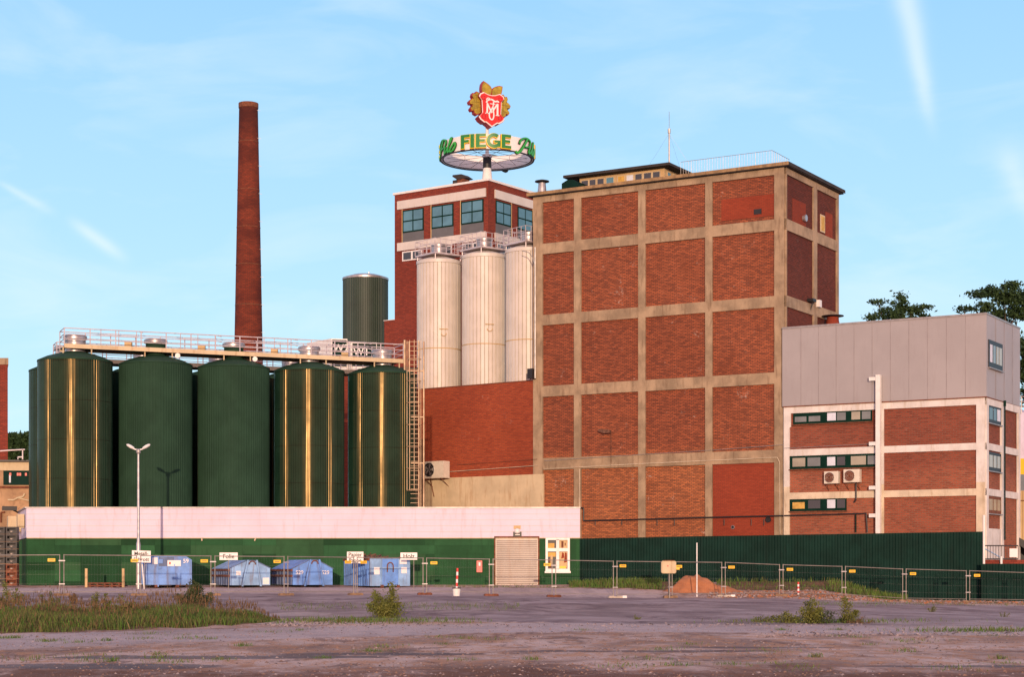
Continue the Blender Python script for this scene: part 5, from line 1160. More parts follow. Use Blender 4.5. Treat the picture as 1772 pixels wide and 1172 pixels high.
# stairs railing and board behind it
SR_ = Fr((wx(1704, 112), 112), (.99, .12)); a, b = 0, SR_.u(1762)
o = root('stair_railing', 'dark railing of an outdoor landing beside the annex', 'railing', SR_.p(1, 2, 0))
z0_, z1_ = SR_.z(1720, 968), SR_.z(1720, 945)
mb = MB(); mb.tube(SR_.p(a, z1_, 0), SR_.p(b, z1_, 0), .04, 5); mb.tube(SR_.p(a, z0_, 0), SR_.p(b, z0_, 0), .04, 5); part('rails', mb, M['black'], o)
mb = MB()
for k in range(13): u = lerp(a, b, k / 12.); mb.tube(SR_.p(u, z0_, 0), SR_.p(u, z1_, 0), .02, 4)
part('bars', mb, M['black'], o)
mb = MB(); mb.box(SR_, a - .2, b + 2, 0, z0_ - .05, -2.5, -.1); part('landing', mb, M['brick_tower'], o)
mb = MB(); u = SR_.u(1731); mb.tube(SR_.p(u, z0_ - .9, .15), SR_.p(u, z0_ + .15, .15), .08, 8); part('white_post', mb, M['white'], o)
mb = MB(); mb.tube(SR_.p(a + .1, z1_ - .1, -.6), SR_.p(SR_.u(1738), z0_ + .1, -.6), .04, 5); part('handrail', mb, M['blue_pale'], o)
mb = MB(); mb.box(SR_, SR_.u(1746), SR_.u(1760), SR_.z(1750, 965), SR_.z(1750, 950), .05, .1); solo('notice_board', mb, M['sign_white'], 'blank white board hung on the landing railing', 'sign')

# ================================================================ street lamp
LY = 100.0; lx = (239.5 - CX) / F * LY; lz0 = gz(lx, LY) - .1; lz = lambda py: EYE + (HY - py) / F * LY
o = root('street_lamp', 'grey double-headed street lamp standing before the green tanks', 'street lamp', (lx, LY, lz0))
mb = MB(); mb.lathe((lx, LY, lz0), [(.13, 0), (.12, 2.6), (.085, 2.75), (.06, lz(782) - lz0)], 12); part('pole', mb, M['galv'], o, True)
mb = MB(); mb.lathe((lx, LY, 0), [(.07, lz(786)), (.13, lz(784)), (.13, lz(779)), (.06, lz(777))], 10); part('collar', mb, M['steel'], o, True)
for s in (-1, 1):
    mb = MB(); P = [(s * .05, lz(779)), (s * .25, lz(777.5)), (s * .42, lz(775))]; mb.path([(lx + a, LY, z) for a, z in P], .045, 6); ar = part('arm', mb, M['galv'], o)
    a, b = Vector((lx + s * .22, LY, lz(777))), Vector((lx + s * .66, LY, lz(769.5))); dd = (b - a).normalized(); up = Vector((-dd.z * s, 0, dd.x * s)); yy = Vector((0, .13, 0))
    mb = MB(); rings = [(0, .04), (.15, .10), (.5, .13), (.85, .10), (1, .03)]; vs = []
    for t_, w_ in rings:
        c = a.lerp(b, t_)
        for k in range(8): an2 = k * math.pi / 4; vs.append(c + up * (math.sin(an2) * w_ * .75) + yy * (math.cos(an2) * w_ / .13))
    mb.add(vs, [(j * 8 + k, j * 8 + (k + 1) % 8, (j + 1) * 8 + (k + 1) % 8, (j + 1) * 8 + k) for j in range(4) for k in range(8)] + [tuple(range(8)), tuple(range(32, 40))]); part('lamp_head', mb, M['white'], o, True)

# ================================================================ containers
def cont_frame(px, Y, yaw):
    c = Vector(((px - CX) / F * Y, Y)); return Fr(c, (math.cos(R(yaw)), math.sin(R(yaw))))
def placard(fr, u0, u1, z0, z1, parent, d=.03, nm='notice'):
    mb = MB(); mb.box(fr, u0, u1, z0, z1, d, d + .012); return part(nm, mb, M['sign_white'], parent)
def gabled(px, px1, Y, yaw, name, label, mat, mside, num, poster):
    fr = cont_frame(px, Y, yaw); W_ = fr.u(px1); L = 5.4; g = gz(fr.O.x, Y) ; zb = g + .16; he = fr.z(px, 984.5) if num is None else fr.z(px, 985); hr = fr.z(px, 971.5)
    if num: hr = fr.z(px, 970.5)
    o = root(name, label, 'container', fr.p(W_ / 2, g, -L / 2), 'blue roll-off containers')
    r0, r1 = W_ * .42, W_ * .62
    prof = [(0, zb), (W_, zb), (W_, he), (r1, hr), (r0, hr), (0, he)]
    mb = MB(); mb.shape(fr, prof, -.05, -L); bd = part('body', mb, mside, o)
    mb = MB(); mb.shape(fr, prof, -.05, 0); fp = part('end_wall', mb, mat, o)
    # roof flaps, slightly proud
    mb = MB()
    for (ua, za, ub, zb2) in ((-.04, he - .02, r0, hr + .02), (r1, hr + .02, W_ + .04, he - .02)):
        for k in range(4):
            d0, d1 = -.1 - (L - .2) * k / 4, -.1 - (L - .2) * (k + 1) / 4 + .06
            P = [fr.p(ua, za, d0), fr.p(ub, zb2, d0), fr.p(ub, zb2, d1), fr.p(ua, za, d1)]; mb.prism(P, (0, 0, .035))
    part('lid_flap', mb, mat if num else M['blue_pale'], o)
    mb = MB(); mb.path([fr.p(-.05, he, 0), fr.p(r0, hr + .03, 0), fr.p(r1, hr + .03, 0), fr.p(W_ + .05, he, 0)], .03, 5); part('rim', mb, M['blue_dark'], o)
    # leaning lifting frame on the end wall
    for s, ub0, ut0 in ((-1, W_ * .30, W_ * .44), (1, W_ * .76, W_ * .66)):
        mb = MB(); P = [(ub0 - .05, zb - .06), (ub0 + .05, zb - .06), (ut0 + .04, hr + .06), (ut0 - .04, hr + .06)]; mb.shape(fr, P, .012, .12); part('lifting_bar', mb, mat, fp); mb = MB(); mb.path([fr.p(ub0 - s * -.07, zb, .02), fr.p(ut0 + s * .05, hr, .02)], .022, 4); part('bar_shadow_strip', mb, M['blue_dark'], fp)  # dark blue strips drawn in as shading along the lifting bars
    mb = MB(); mb.shape(fr, [(W_ * .32, zb + .03), (W_ * .74, zb + .03), (W_ * .65, hr - .05), (W_ * .45, hr - .05)], .003, .01); part('hook_panel', mb, M['blue_pale'] if num is None else M['blue'], fp)
    mb = MB(); c = (W_ * .55, hr - .2); pts = [fr.p(c[0] + .19 * math.cos(a), c[1] + .19 * math.sin(a), .05) for a in [k * math.pi / 8 for k in range(9)]]; mb.path(pts, .035, 5); part('hook_eye', mb, M['rust'], fp)
    # side ribs and rusty rail
    sf = Fr((fr.p(0, 0, 0)[0], fr.p(0, 0, 0)[1]), (fr.N.x * -1, fr.N.y * -1)); 
    if sf.N.x > 0: sf.N = -sf.N
    for k in range(8):
        u = .25 + (L - .5) * k / 7.; mb = MB(); mb.box(sf, u - .05, u + .05, zb, he - .05, 0, .07); part('side_rib', mb, mside, o)
    mb = MB(); mb.box(sf, 0, L, lerp(zb, he, .5), lerp(zb, he, .5) + .12, .0, .09); mb.box(sf, 0, L, he - .14, he - .03, 0, .1); part('side_rail', mb, M['rust'], o)
    for u, d in ((W_ * .3, -.4), (W_ * .75, -.4), (W_ * .3, -L + .5), (W_ * .75, -L + .5)):
        mb = MB(); a = fr.p(u - .07, zb - .08, d); b = fr.p(u + .07, zb - .08, d); mb.tube(a, b, .11, 10); part('roller', mb, M['rust'], o)
    mb = MB(); mb.box(fr, W_ * .27, W_ * .33, zb - .1, zb, -L, .05); mb.box(fr, W_ * .72, W_ * .78, zb - .1, zb, -L, .05); part('skid_rail', mb, M['black'], o)
    if num:
        for uc in (W_ * .17, W_ * .82): lettering('number', num, .3, fr, uc, lerp(zb, he, .76), .004, M['sign_white'], fp)
    if poster: placard(fr, W_ - .42, W_ - .06, zb + .05, zb + .42, fp, .0); placard(fr, .35, .6, lerp(zb, he, .6), lerp(zb, he, .85), fp, .0)
    return o
gabled(398, 467.5, 100.4, 20, 'gabled_container', 'faded pale blue gabled container behind the Folie sign', M['blue_pale'], M['blue_dark'], None, True)
gabled(506.5, 575.5, 100.6, 20, 'gabled_container', 'brighter blue gabled container numbered 529 in the middle of the row', M['blue'], M['blue_dark'], '529', False)
# A: closed box container with chamfered top
fr = cont_frame(252, 100.2, 14); W_ = fr.u(332); L = 4.8; g = gz(fr.O.x, 100.2); zb = g + .2; ht = fr.z(290, 961.5); hs = fr.z(332, 969.5)
o = root('closed_container', 'bright blue box container with chamfered top and red-marked notice, behind the Metall-Schrott sign', 'container', fr.p(W_ / 2, g, -L / 2), 'blue roll-off containers')
prof = [(0, zb), (W_, zb), (W_, hs), (W_ - .35, ht - .04), (.4, ht), (.0, hs + .0)]
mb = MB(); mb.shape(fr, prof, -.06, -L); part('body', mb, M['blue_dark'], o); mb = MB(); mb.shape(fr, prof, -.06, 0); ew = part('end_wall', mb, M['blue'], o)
mb = MB(); u0, u1 = W_ * .27, W_ * .62; mb.box(fr, u0, u1, zb + 1.05, ht - .08, .0, .02); part('hook_recess', mb, M['blue_dark'], ew)
mb = MB(); mb.box(fr, u0, u0 + .25, lerp(zb, ht, .72), lerp(zb, ht, .86), .02, .12); mb.box(fr, u0, u0 + .2, lerp(zb, ht, .55), lerp(zb, ht, .62), .02, .1); mb.box(fr, u0 - .03, u0 + .03, zb - .1, ht - .02, .0, .06); mb.box(fr, u1 - .02, u1 + .03, zb, lerp(zb, ht, .7), 0, .05); part('door_bars', mb, M['blue'], ew)
placard(fr, W_ * .14, W_ * .27, lerp(zb, ht, .70), lerp(zb, ht, .92), ew, .003)
nb_ = placard(fr, W_ * .47, W_ * .76, lerp(zb, ht, .63), lerp(zb, ht, .83), ew, .03)
mb = MB(); mb.box(fr, W_ * .505, W_ * .54, lerp(zb, ht, .69), lerp(zb, ht, .77), .043, .047); part('red_mark', mb, M['red'], nb_)
lettering('number', '59', .32, fr, W_ * .87, lerp(zb, ht, .80), .003, M['sign_white'], ew)
sf = Fr((fr.O.x, fr.O.y), (-fr.N.x, -fr.N.y)); sf.N = -sf.N if sf.N.x > 0 else sf.N
for k in range(7):
    u = .2 + (L - .4) * k / 6.; mb = MB(); mb.box(sf, u - .05, u + .05, zb, hs - .05, 0, .06); part('side_rib', mb, M['blue'], o)
mb = MB(); mb.box(fr, W_ * .2, W_ * .26, zb - .12, zb, -L, .02); mb.box(fr, W_ * .66, W_ * .72, zb - .12, zb, -L, .02); part('skid_rail', mb, M['rust'], o)
for u in (W_ * .23, W_ * .69):
    mb = MB(); mb.tube(fr.p(u - .09, zb - .1, -.35), fr.p(u + .09, zb - .1, -.35), .1, 10); part('roller', mb, M['rust'], o)
# D: open container heaped with wood
fr = cont_frame(640, 100.2, 20); W_ = fr.u(709.5); L = 5.6; g = gz(fr.O.x, 100.2); zb = g + .12; ht = fr.z(650, 967)
o = root('open_container', 'open blue container heaped with scrap wood, rightmost of the row', 'container', fr.p(W_ / 2, g, -L / 2), 'blue roll-off containers')
mb = MB(); mb.box(fr, 0, W_, zb, ht, -.06, 0); ew = part('end_wall', mb, M['blue_pale'], o)
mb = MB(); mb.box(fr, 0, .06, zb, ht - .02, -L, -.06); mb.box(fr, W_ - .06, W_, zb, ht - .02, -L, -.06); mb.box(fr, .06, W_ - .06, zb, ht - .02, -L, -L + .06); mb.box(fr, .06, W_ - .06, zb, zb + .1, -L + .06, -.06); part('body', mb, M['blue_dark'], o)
sf = Fr((fr.O.x, fr.O.y), (-fr.N.x, -fr.N.y)); sf.N = -sf.N if sf.N.x > 0 else sf.N
for k in range(12):
    u = .25 + (L - .5) * k / 11.; mb = MB(); mb.box(sf, u - .06, u + .06, zb, ht - .1, 0, .09); part('side_rib', mb, M['blue'], o)
mb = MB(); mb.box(sf, 0, L, ht - .13, ht + .02, .0, .1); mb.box(fr, -.04, W_ + .04, ht, ht + .05, -.08, .05); part('top_rim', mb, M['rust'], o)
mb = MB(); u0, u1 = W_ * .30, W_ * .70
for a, b in ((u0 - .04, u0), (u1, u1 + .04)): mb.box(fr, a, b, zb - .05, ht - .02, 0, .07)
mb.box(fr, u0, u1, lerp(zb, ht, .62), lerp(zb, ht, .68), 0, .05); part('door_bars', mb, M['blue_pale'], ew)
mb = MB(); mb.box(fr, u0 + .0, u1 - .0, zb + .02, ht - .03, 0, .012); part('hook_recess', mb, M['blue_dark'] if False else M['blue'], ew)
mb = MB(); c = (W_ * .5, ht - .42); mb.path([fr.p(c[0] - .17, c[1] - .35, .06)] + [fr.p(c[0] - .17 * math.cos(a), c[1] + .19 * math.sin(a), .06) for a in [k * math.pi / 8 for k in range(9)]] + [fr.p(c[0] + .17, c[1] - .35, .06)], .035, 5); part('hook_eye', mb, M['rust'], ew)
for a, b, e_, f_ in ((.10, .24, .42, .68), (.78, .92, .46, .68), (.74, .92, .8, .95)): placard(fr, W_ * a, W_ * b, lerp(zb, ht, e_), lerp(zb, ht, f_), ew, .003)
for a in (.3, .7):
    mb = MB(); mb.tube(fr.p(W_ * a - .08, zb - .02, .0), fr.p(W_ * a + .08, zb - .02, .0), .1, 10); part('roller', mb, M['rust'], o)
mb = MB(); rw = random.Random(11)
for k in range(150):
    u, d = rw.uniform(.1, W_ - .1), -rw.uniform(.3, L - .3); hgt = .30 * (1 - ((u - W_ * .3) / W_) ** 2) + (.18 if u < W_ * .45 else 0); z = ht - .25 + rw.uniform(0, 1) * hgt
    a = rw.uniform(0, 3.14); e_ = rw.uniform(-.5, .5); ln = rw.uniform(.25, .8); p = fr.p(u, z, d); v = Vector((math.cos(a) * math.cos(e_), math.sin(a) * math.cos(e_), math.sin(e_))) * ln / 2; mb.tube(p - v, p + v, rw.uniform(.02, .055), 4)
solo('scrap_wood_heap', mb, M['wood'], kind='stuff')['label'] = 'tangled brown scrap wood heaped in the open container'
# ================================================================ signs by the containers
def sign(px0, px1, py0, py1, lines, Y, label, size, tilt=0., postx=None):
    fr = Fr(((px0 - CX) / F * Y, Y), (1, 0)); W_ = fr.u(px1); z0_, z1_ = fr.z(px0, py1), fr.z(px0, py0)
    pu = W_ / 2 if postx is None else fr.u(postx); g = gz(fr.p(pu, 0)[0], Y)
    o = root('material_sign', label, 'sign', fr.p(pu, g, 0), 'white waste signs by the containers')
    mb = MB(); t_ = tilt; P = [(0, z0_ + t_), (W_, z0_), (W_, z1_), (0, z1_ + t_)]; mb.shape(fr, P, 0, .03); bd = part('board', mb, M['sign_white'], o)
    n = len(lines)
    for i, tx in enumerate(lines):
        zc_ = lerp(z1_, z0_, (i + .52) / n) + t_ / 2; lettering('lettering', tx, size, fr, W_ / 2, zc_, .035, M['ink'], bd)
    mb = MB(); mb.tube(fr.p(pu, g - .05, -.06), fr.p(pu, z1_ - .05, -.06), .02, 6); part('post', mb, M['fence_tube'], o)
    return o
sign(228.5, 261, 954, 974.5, ['Metall-', 'Schrott'], 101.4 - 2.2, 'white sign reading Metall-Schrott beside the lamp pole', .285, .03, 250)
sign(380, 411.5, 957, 970, ['Folie'], 99.2, 'white sign reading Folie above the pale gabled container', .33, 0, 395)
sign(600.5, 629, 955.5, 975.5, ['Papier', 'Pappe'], 99.4, 'white sign reading Papier Pappe beside the wood container', .30)
sign(693, 722, 957, 969.5, ['Holz'], 99.4, 'white sign reading Holz at the right corner of the wood container', .33, 0, 716)
mb = MB(); p = gp(246, 1, 99.6); g = gz(p.x, 99.6); mb.tube((p.x + .12, 99.6, g), (p.x, 99.6, g + 1.4), .04, 6); solo('leaning_stick', mb, M['white'], 'thin white stick leaning beside the bright blue container', 'stick')
# rack with two uprights
g = gz(wx(180, 102.5), 102.5); fr = Fr((wx(148, 102.5), 102.5), (1, 0)); o = root('steel_rack', 'empty low rack with two cream uprights and a rusty base', 'rack', fr.p(1.1, g, 0))
for px in (149.5, 213.5):
    mb = MB(); u = fr.u(px); mb.box(fr, u - .07, u + .07, g, fr.z(px, 984.5), -.05, .06); part('upright', mb, M['tan'], o)
mb = MB(); mb.box(fr, .0, fr.u(215), g + .05, g + .13, -.9, .02); mb.box(fr, .1, fr.u(213), g + .2, g + .27, -.8, -.1)
for k in range(5): mb.box(fr, .2 + k * .42, .3 + k * .42, g + .0, g + .2, -.9, .0)
part('base', mb, M['rust'], o)
# crates at the far left
CRY = 106; x0 = (5 - CX) / F * CRY; g = gz(x0, CRY)
for col in range(2):
    for k in range(8):
        xa = x0 - .55 + col * .72; z = g + k * .44
        if col == 1 and k < 0: continue
        pos = ('bottom', 'second lowest', 'third lowest', 'fourth from the ground', 'fourth from the top', 'third highest', 'second highest', 'topmost')[k]
        o = root('bottle_crate', f"dark slotted crate, {pos} in the {'left' if col == 0 else 'right'} stack at the left edge", 'crate', (xa + .2, CRY, z), 'stacked crates at the left edge')
        mb = MB(); mb.abox(xa, xa + .66, CRY, CRY + .5, z, z + .06)
        for a in (xa, xa + .58): mb.abox(a, a + .08, CRY, CRY + .5, z + .06, z + .42)
        mb.abox(xa + .08, xa + .58, CRY, CRY + .03, z + .06, z + .16); mb.abox(xa + .08, xa + .58, CRY, CRY + .03, z + .32, z + .42); mb.abox(xa + .08, xa + .58, CRY + .46, CRY + .5, z + .06, z + .42); part('frame', mb, M['black'] if k > 2 or col == 0 else M['rust'], o)
        mb = MB(); mb.lathe((xa + .33, CRY + .12, z + .06), [(.08, 0), (.13, .05), (.15, .1), (.08, .13)], 10); part('pale_bottle', mb, M['block'], o, True)
# ================================================================ construction fence
posts = [-130, -12, 107, 240, 368.5, 495, 615, 735, 850, 958.5, 1064.5, 1160, 1252, 1352, 1460, 1565, 1675, 1786, 1900]
YT = [(-130, 86.5), (107, 87), (495, 90), (735, 94), (1065, 96), (1352, 98), (1675, 100), (1900, 101)]
TOPT = [(-130, 962), (107, 961), (495, 964), (735, 966.5), (958, 970), (1065, 972), (1252, 974), (1352, 978), (1460, 981), (1565, 985.5), (1675, 988.5), (1786, 992), (1900, 995)]
where = ['outside the frame at the far left', 'in front of the crates and left hall corner', 'in front of the steel rack', 'in front of the bright blue container', 'in front of the pale gabled container', 'in front of the container numbered 529', 'in front of the wood container', 'in front of the red and white bucket post', 'in front of the roller shutter', 'just right of the white hall window', 'left of the cream box', 'in front of the sand heap', 'with its tag near the left of the grassy bank', 'in front of the red and white marker post', 'where the grassy bank slopes down', 'before the right end of the tall green fence', 'under the stair railing at the right edge', 'outside the frame at the far right']
TAGX = {1: 92, 2: 236, 3: 356, 4: 482, 5: 604, 6: 626, 7: 748, 8: 949, 10: 1075, 11: 1172, 12: 1263, 13: 1364, 14: 1472, 15: 1577, 16: 1688}
bases = []
for i in range(len(posts) - 1):
    Pp = []
    for px in (posts[i], posts[i + 1]):
        Y = table(YT, px); x = (px - CX) / F * Y; Pp.append((Vector((x, Y, gz(x, Y))), EYE + (HY - table(TOPT, px)) / F * Y))
    (a, za), (b, zb_) = Pp
    if i == 0 or i == len(posts) - 2: pass
    o = root('mesh_fence_panel', 'wire mesh construction fence panel ' + where[i], 'fence panel', (a + b) / 2, 'temporary mesh fence panels')
    D = Vector((b.x - a.x, b.y - a.y, 0)); D.normalize(); A0 = a + D * .10; B0 = b - D * .10; A1 = Vector((A0.x, A0.y, za)); B1 = Vector((B0.x, B0.y, zb_)); A0.z = a.z + .1; B0.z = b.z + .1
    mb = MB()
    mb.tube(A0, A1 + Vector((0, 0, .03)), .024, 6); mb.tube(B0, B1 + Vector((0, 0, .03)), .024, 6); mb.tube(A1, B1, .022, 6); mb.tube(A0 + Vector((0, 0, .1)), B0 + Vector((0, 0, .1)), .016, 5); part('tube_frame', mb, M['fence_tube'], o)
    mb = MB(); n = 24
    for k in range(1, n):
        t_ = k / n; mb.tube(A0.lerp(B0, t_), A1.lerp(B1, t_), .0009, 3)
    for h in (.5, 1., 1.5): mb.tube(A0.lerp(A1, h / 2.), B0.lerp(B1, h / 2.), .0009, 3)
    part('wire_mesh', mb, M['steel'], o)
    if i in TAGX:
        px = TAGX[i] + .0; t_ = (px - posts[i]) / (posts[i + 1] - posts[i]) if TAGX[i] > posts[i] else .04
        p = A1.lerp(B1, max(.03, min(.97, t_))); py = EYE + 0; fr = Fr((p.x, p.y), (D.x, D.y)); mb = MB(); zc_ = p.z - .245; mb.box(fr, -.18, .18, zc_ - .075, zc_ + .075, .03, .05)
        tag = part('yellow_tag', mb, M['yellow'], o); mb = MB(); mb.box(fr, -.12, .12, zc_ - .02, zc_ + .015, .05, .053); part('tag_print', mb, M['grey_ink'], tag)
    mb = MB(); q_ = A1 - Vector((0, 0, .28)); q_ -= D * .10; fr = Fr((q_.x, q_.y), (D.x, D.y)); mb.box(fr, -.15, .15, q_.z - .03, q_.z + .03, -.05, .05); mb.box(fr, -.14, .14, a.z + .55, a.z + .60, -.05, .05); part('clamp', mb, M['galv'], o)
    bases.append((a, D, i, posts[i]))
M['foot_brown'] = paint('brown_rubber_foot', (.24, .15, .09), .9, 0, .3, 4)
for a, D, i, px in bases:
    if px < 60: continue
    lab = 'concrete foot of the mesh fence ' + {107: 'left of the steel rack', 240: 'in front of the lamp pole', 368.5: 'before the pale gabled container', 495: 'before the left part of container 529', 615: 'below the Papier Pappe sign', 735: 'right of the Holz sign', 850: 'at the left of the roller shutter', 958.5: 'below the white window', 1064.5: 'left of the cream box, pale with a white end', 1160: 'under the cream box', 1252: 'right of the sand heap, pale with a white end', 1352: 'left of the marker post', 1460: 'where the bank slopes down', 1565: 'on the rubble strip', 1675: 'rightmost on the rubble strip', 1786: 'beyond the right edge'}[px]
    fr = Fr((a.x, a.y), (D.x, D.y)); mb = MB(); z = a.z - .02
    prof = [(-.38, z), (.38, z), (.38, z + .10), (.32, z + .14), (.08, z + .14), (.08, z + .11), (-.08, z + .11), (-.08, z + .14), (-.32, z + .14), (-.38, z + .10)]
    mb.shape(fr, prof, -.14, .14)
    if px in (1064.5, 1252): mb.k = 1; mb.shape(fr, [(.383, z + .01), (.62, z + .01), (.62, z + .15), (.383, z + .15)], -.13, .13)
    solo('fence_foot', mb, [M['block'] if px in (1064.5, 1252) else M['rust'] if px > 700 and px < 1000 else M['foot_brown'], M['sign_white']], lab, 'fence foot', 'concrete feet of the mesh fence', loc=tuple(a))
# cream box on the fence
p = gp(1156.5, 982, 96.6); fr = Fr((p.x, p.y), (1, .0)); o = root('switch_box', 'cream plastic box on a post by the mesh fence', 'box', (p.x, p.y, gz(p.x, p.y)))
u0, u1 = fr.u(1143.5), fr.u(1169); z0_, z1_ = fr.z(1150, 993), fr.z(1150, 971.5); b_ = .06
mb = MB(); mb.shape(fr, [(u0 + b_, z0_), (u1 - b_, z0_), (u1, z0_ + b_), (u1, z1_ - b_), (u1 - b_, z1_), (u0 + b_, z1_), (u0, z1_ - b_), (u0, z0_ + b_)], 0, .4); cs_ = part('casing', mb, M['cream_wall'], o)
mb = MB(); mb.box(fr, u0 + .04, u0 + .55, z0_ + .05, z1_ - .08, .4, .42); part('door', mb, M['cream_wall'], cs_)
mb = MB(); mb.box(fr, u0 + .3, u0 + .38, z0_ + .36, z0_ + .44, .42, .43); part('label_plate', mb, M['red'], cs_)
mb = MB(); mb.box(fr, u0 + .1, u1 - .1, z1_, z1_ + .04, .0, .43); part('lid', mb, M['rust'], cs_)
mb = MB(); mb.box(fr, u1 + .003, u1 + .2, z0_ + .2, z0_ + .32, .1, .2); part('side_handle', mb, M['yellow'], cs_)
mb = MB(); mb.tube(fr.p(fr.u(1158), gz(p.x, p.y) - .1, .2), fr.p(fr.u(1158), z0_, .2), .035, 8); part('post', mb, M['fence_tube'], o)
# poles
def pole(px, py0, py1, Y, r, name, lab, mat='galv'):
    x = (px - CX) / F * Y; g = gz(x, Y); mb = MB(); mb.tube((x, Y, g - .1), (x, Y, EYE + (HY - py0) / F * Y), r, 8); return solo(name, mb, M[mat], lab, 'post', loc=(x, Y, g), smooth=True)
pole(1206, 940, 1033, 97.5, .033, 'white_pole', 'slender white pole standing in front of the sand heap', 'white')
def striped(px, pyt, Y, r, n, name, lab, tilt=0., lift=0.):
    x = (px - CX) / F * Y; g = gz(x, Y) + lift; h = EYE + (HY - pyt) / F * Y - g; o = root(name, lab, 'post', (x, Y, g)); 
    for k in range(n):
        mb = MB(); mb.lathe((x + tilt * k, Y, g), [(r, h * k / n), (r, h * (k + 1) / n)], 10); part('stripe', mb, M['red'] if k % 2 == (n + 1) % 2 else M['sign_white'], o, True)
    return x, g, o
striped(1381.5, 1008, 98.5, .055, 6, 'marker_post', 'short red and white striped marker post before the grassy bank')
x, g, o = striped(790, 984, 92.0, .055, 7, 'bucket_post', 'red and white striped post planted in a white bucket', .008, .12)
g = gz(x, 92.) ; 
bk = root('white_bucket', 'white bucket holding the red and white striped post', 'bucket', (x, 92., g))
mb = MB(); mb.lathe((x, 92., g), [(.17, 0), (.21, .42), (.215, .42), (.19, .40), (.15, .05)], 20, cap1=True); part('bucket', mb, M['white'], bk, True)
mb = MB(); mb.lathe((x, 92., g), [(.19, .30), (.188, .36)], 14, cap0=True); part('filling', mb, M['block'], bk)
mb = MB(); mb.lathe((x, 92., g), [(.216, .38), (.228, .385), (.228, .43), (.216, .43)], 20, cap0=False, cap1=False); part('rim', mb, M['black'], bk, True)
mb = MB(); q_ = Vector((x, 92., g + .95)); 
# sand heap and the soil ridge
mb = MB(); from mathutils import noise as mn2
sx0, sy0 = (1203 - CX) / F * 100.5, 100.5; n1, n2 = 60, 26; vs = []
for j in range(n2 + 1):
    for i in range(n1 + 1):
        X_ = sx0 - 2.2 + 5.4 * i / n1; Y_ = sy0 - 1.3 + 3.0 * j / n2; g = gz(X_, Y_)
        h = max(0, .88 * math.exp(-(((X_ - sx0 + .1) / 1.05) ** 2) ** 1.7 - (((Y_ - sy0 - .2) / .9) ** 2) ** 1.5)) + .38 * math.exp(-((X_ - sx0 - 1.5) / .9) ** 2 - ((Y_ - sy0 - .1) / .7) ** 2) + .12 * math.exp(-((X_ - sx0 + 1.4) / .6) ** 2 - ((Y_ - sy0) / .6) ** 2)
        ed = min(i, n1 - i, j * 1.5, (n2 - j) * 1.5) / 5.
        h = h * (1 + .25 * mn2.noise(Vector((X_ * 2.2, Y_ * 2.2, 0)))) + .03 * mn2.noise(Vector((X_ * 6, Y_ * 6, 2))); vs.append((X_, Y_, g - .06 + h * min(1, ed)))
mb.add(vs, [(j * (n1 + 1) + i, j * (n1 + 1) + i + 1, (j + 1) * (n1 + 1) + i + 1, (j + 1) * (n1 + 1) + i) for j in range(n2) for i in range(n1)])
solo('sand_heap', mb, M['sand'], 'orange-brown sand heap behind the white pole', 'sand heap', smooth=True, fix=False)
# ================================================================ vegetation
def blades(name, n, area, h0, h1, w, mats, label, lean=.35, hscale=None):
    mb = MB()
    for i in range(n):
        x, y = area(); z = gz(x, y) - .02; mb.k = rng.choices(range(len(mats)), weights=[m[1] for m in mats])[0]
        h = rng.uniform(h0, h1) * (hscale(x, y) if hscale else 1); a = rng.uniform(0, 6.283); l = rng.uniform(0, lean) * h; dx_, dy_ = math.cos(a) * l, math.sin(a) * l; b = rng.uniform(0, 3.14); wx_, wy_ = math.cos(b) * w, math.sin(b) * w
        mb.add([(x - wx_, y - wy_, z), (x + wx_, y + wy_, z), (x + dx_ * .45 + wx_ * .8, y + dy_ * .45 + wy_ * .8, z + h * .62), (x + dx_, y + dy_, z + h)], [(0, 1, 2), (0, 2, 3)])
    o = solo(name, mb, [m[0] for m in mats], kind='stuff', fix=False); o['label'] = label; return o
def meadow():
    while 1:
        px = rng.uniform(-420, 484); f, b = veg_edge(px); t_ = rng.random(); y = lerp(f, b, t_); x = (px - CX) / F * y
        if mn.noise(Vector((x * .5, y * .5, 5))) > -.42 - .3 * rng.random(): return x, y
def mh(x, y):
    n = mn.noise(Vector((x * .55, y * .3, 2))); px = CX + x / y * F; f, b = veg_edge(px)
    return (.45 + .75 * max(0, n + .45)) * (.62 + .38 * sm(f, f + 3, y)) * (1 - .5 * sm(b - 6, b, y)) * sm(490, 430, px + 0 * x) + .12
M['straw'] = leafmat('dry_straw', (.17, .13, .06), (.27, .19, .09), 1.)
blades('meadow_grass', 64000, meadow, .24, .50, .009, [(M['grass'], 5), (M['grass_green'], 4), (M['grass_red'], 1.4), (M['straw'], .6)], 'tall green and reddish meadow grass on the left', .4, mh)
def heads():
    x, y = meadow(); return x, y
mb = MB()
for i in range(6500):
    x, y = meadow(); f, b = veg_edge(CX + x / y * F)
    if rng.random() > sm(f, f + 9, y) + .12: continue
    h = mh(x, y) * rng.uniform(.55, .85); z = gz(x, y) + h; s = rng.uniform(.02, .045); a = rng.uniform(0, 3.14); c_, s_ = math.cos(a) * s * .45, math.sin(a) * s * .45
    mb.add([(x - c_, y - s_, z - s * 2), (x + c_, y + s_, z - s * 2), (x, y, z + s * 2)], [(0, 1, 2)])
o = solo('seed_heads', mb, M['grass_red'], kind='stuff', fix=False); o['label'] = 'reddish seed heads above the meadow grass'
def bank_area():
    while 1:
        px = rng.uniform(985, 1570); y = rng.uniform(101.6, 107)
        k = 1. if px < 1145 else (.12 if px < 1260 else (.14 if px < 1430 else .6))
        if rng.random() < k: return (px - CX) / F * y, y
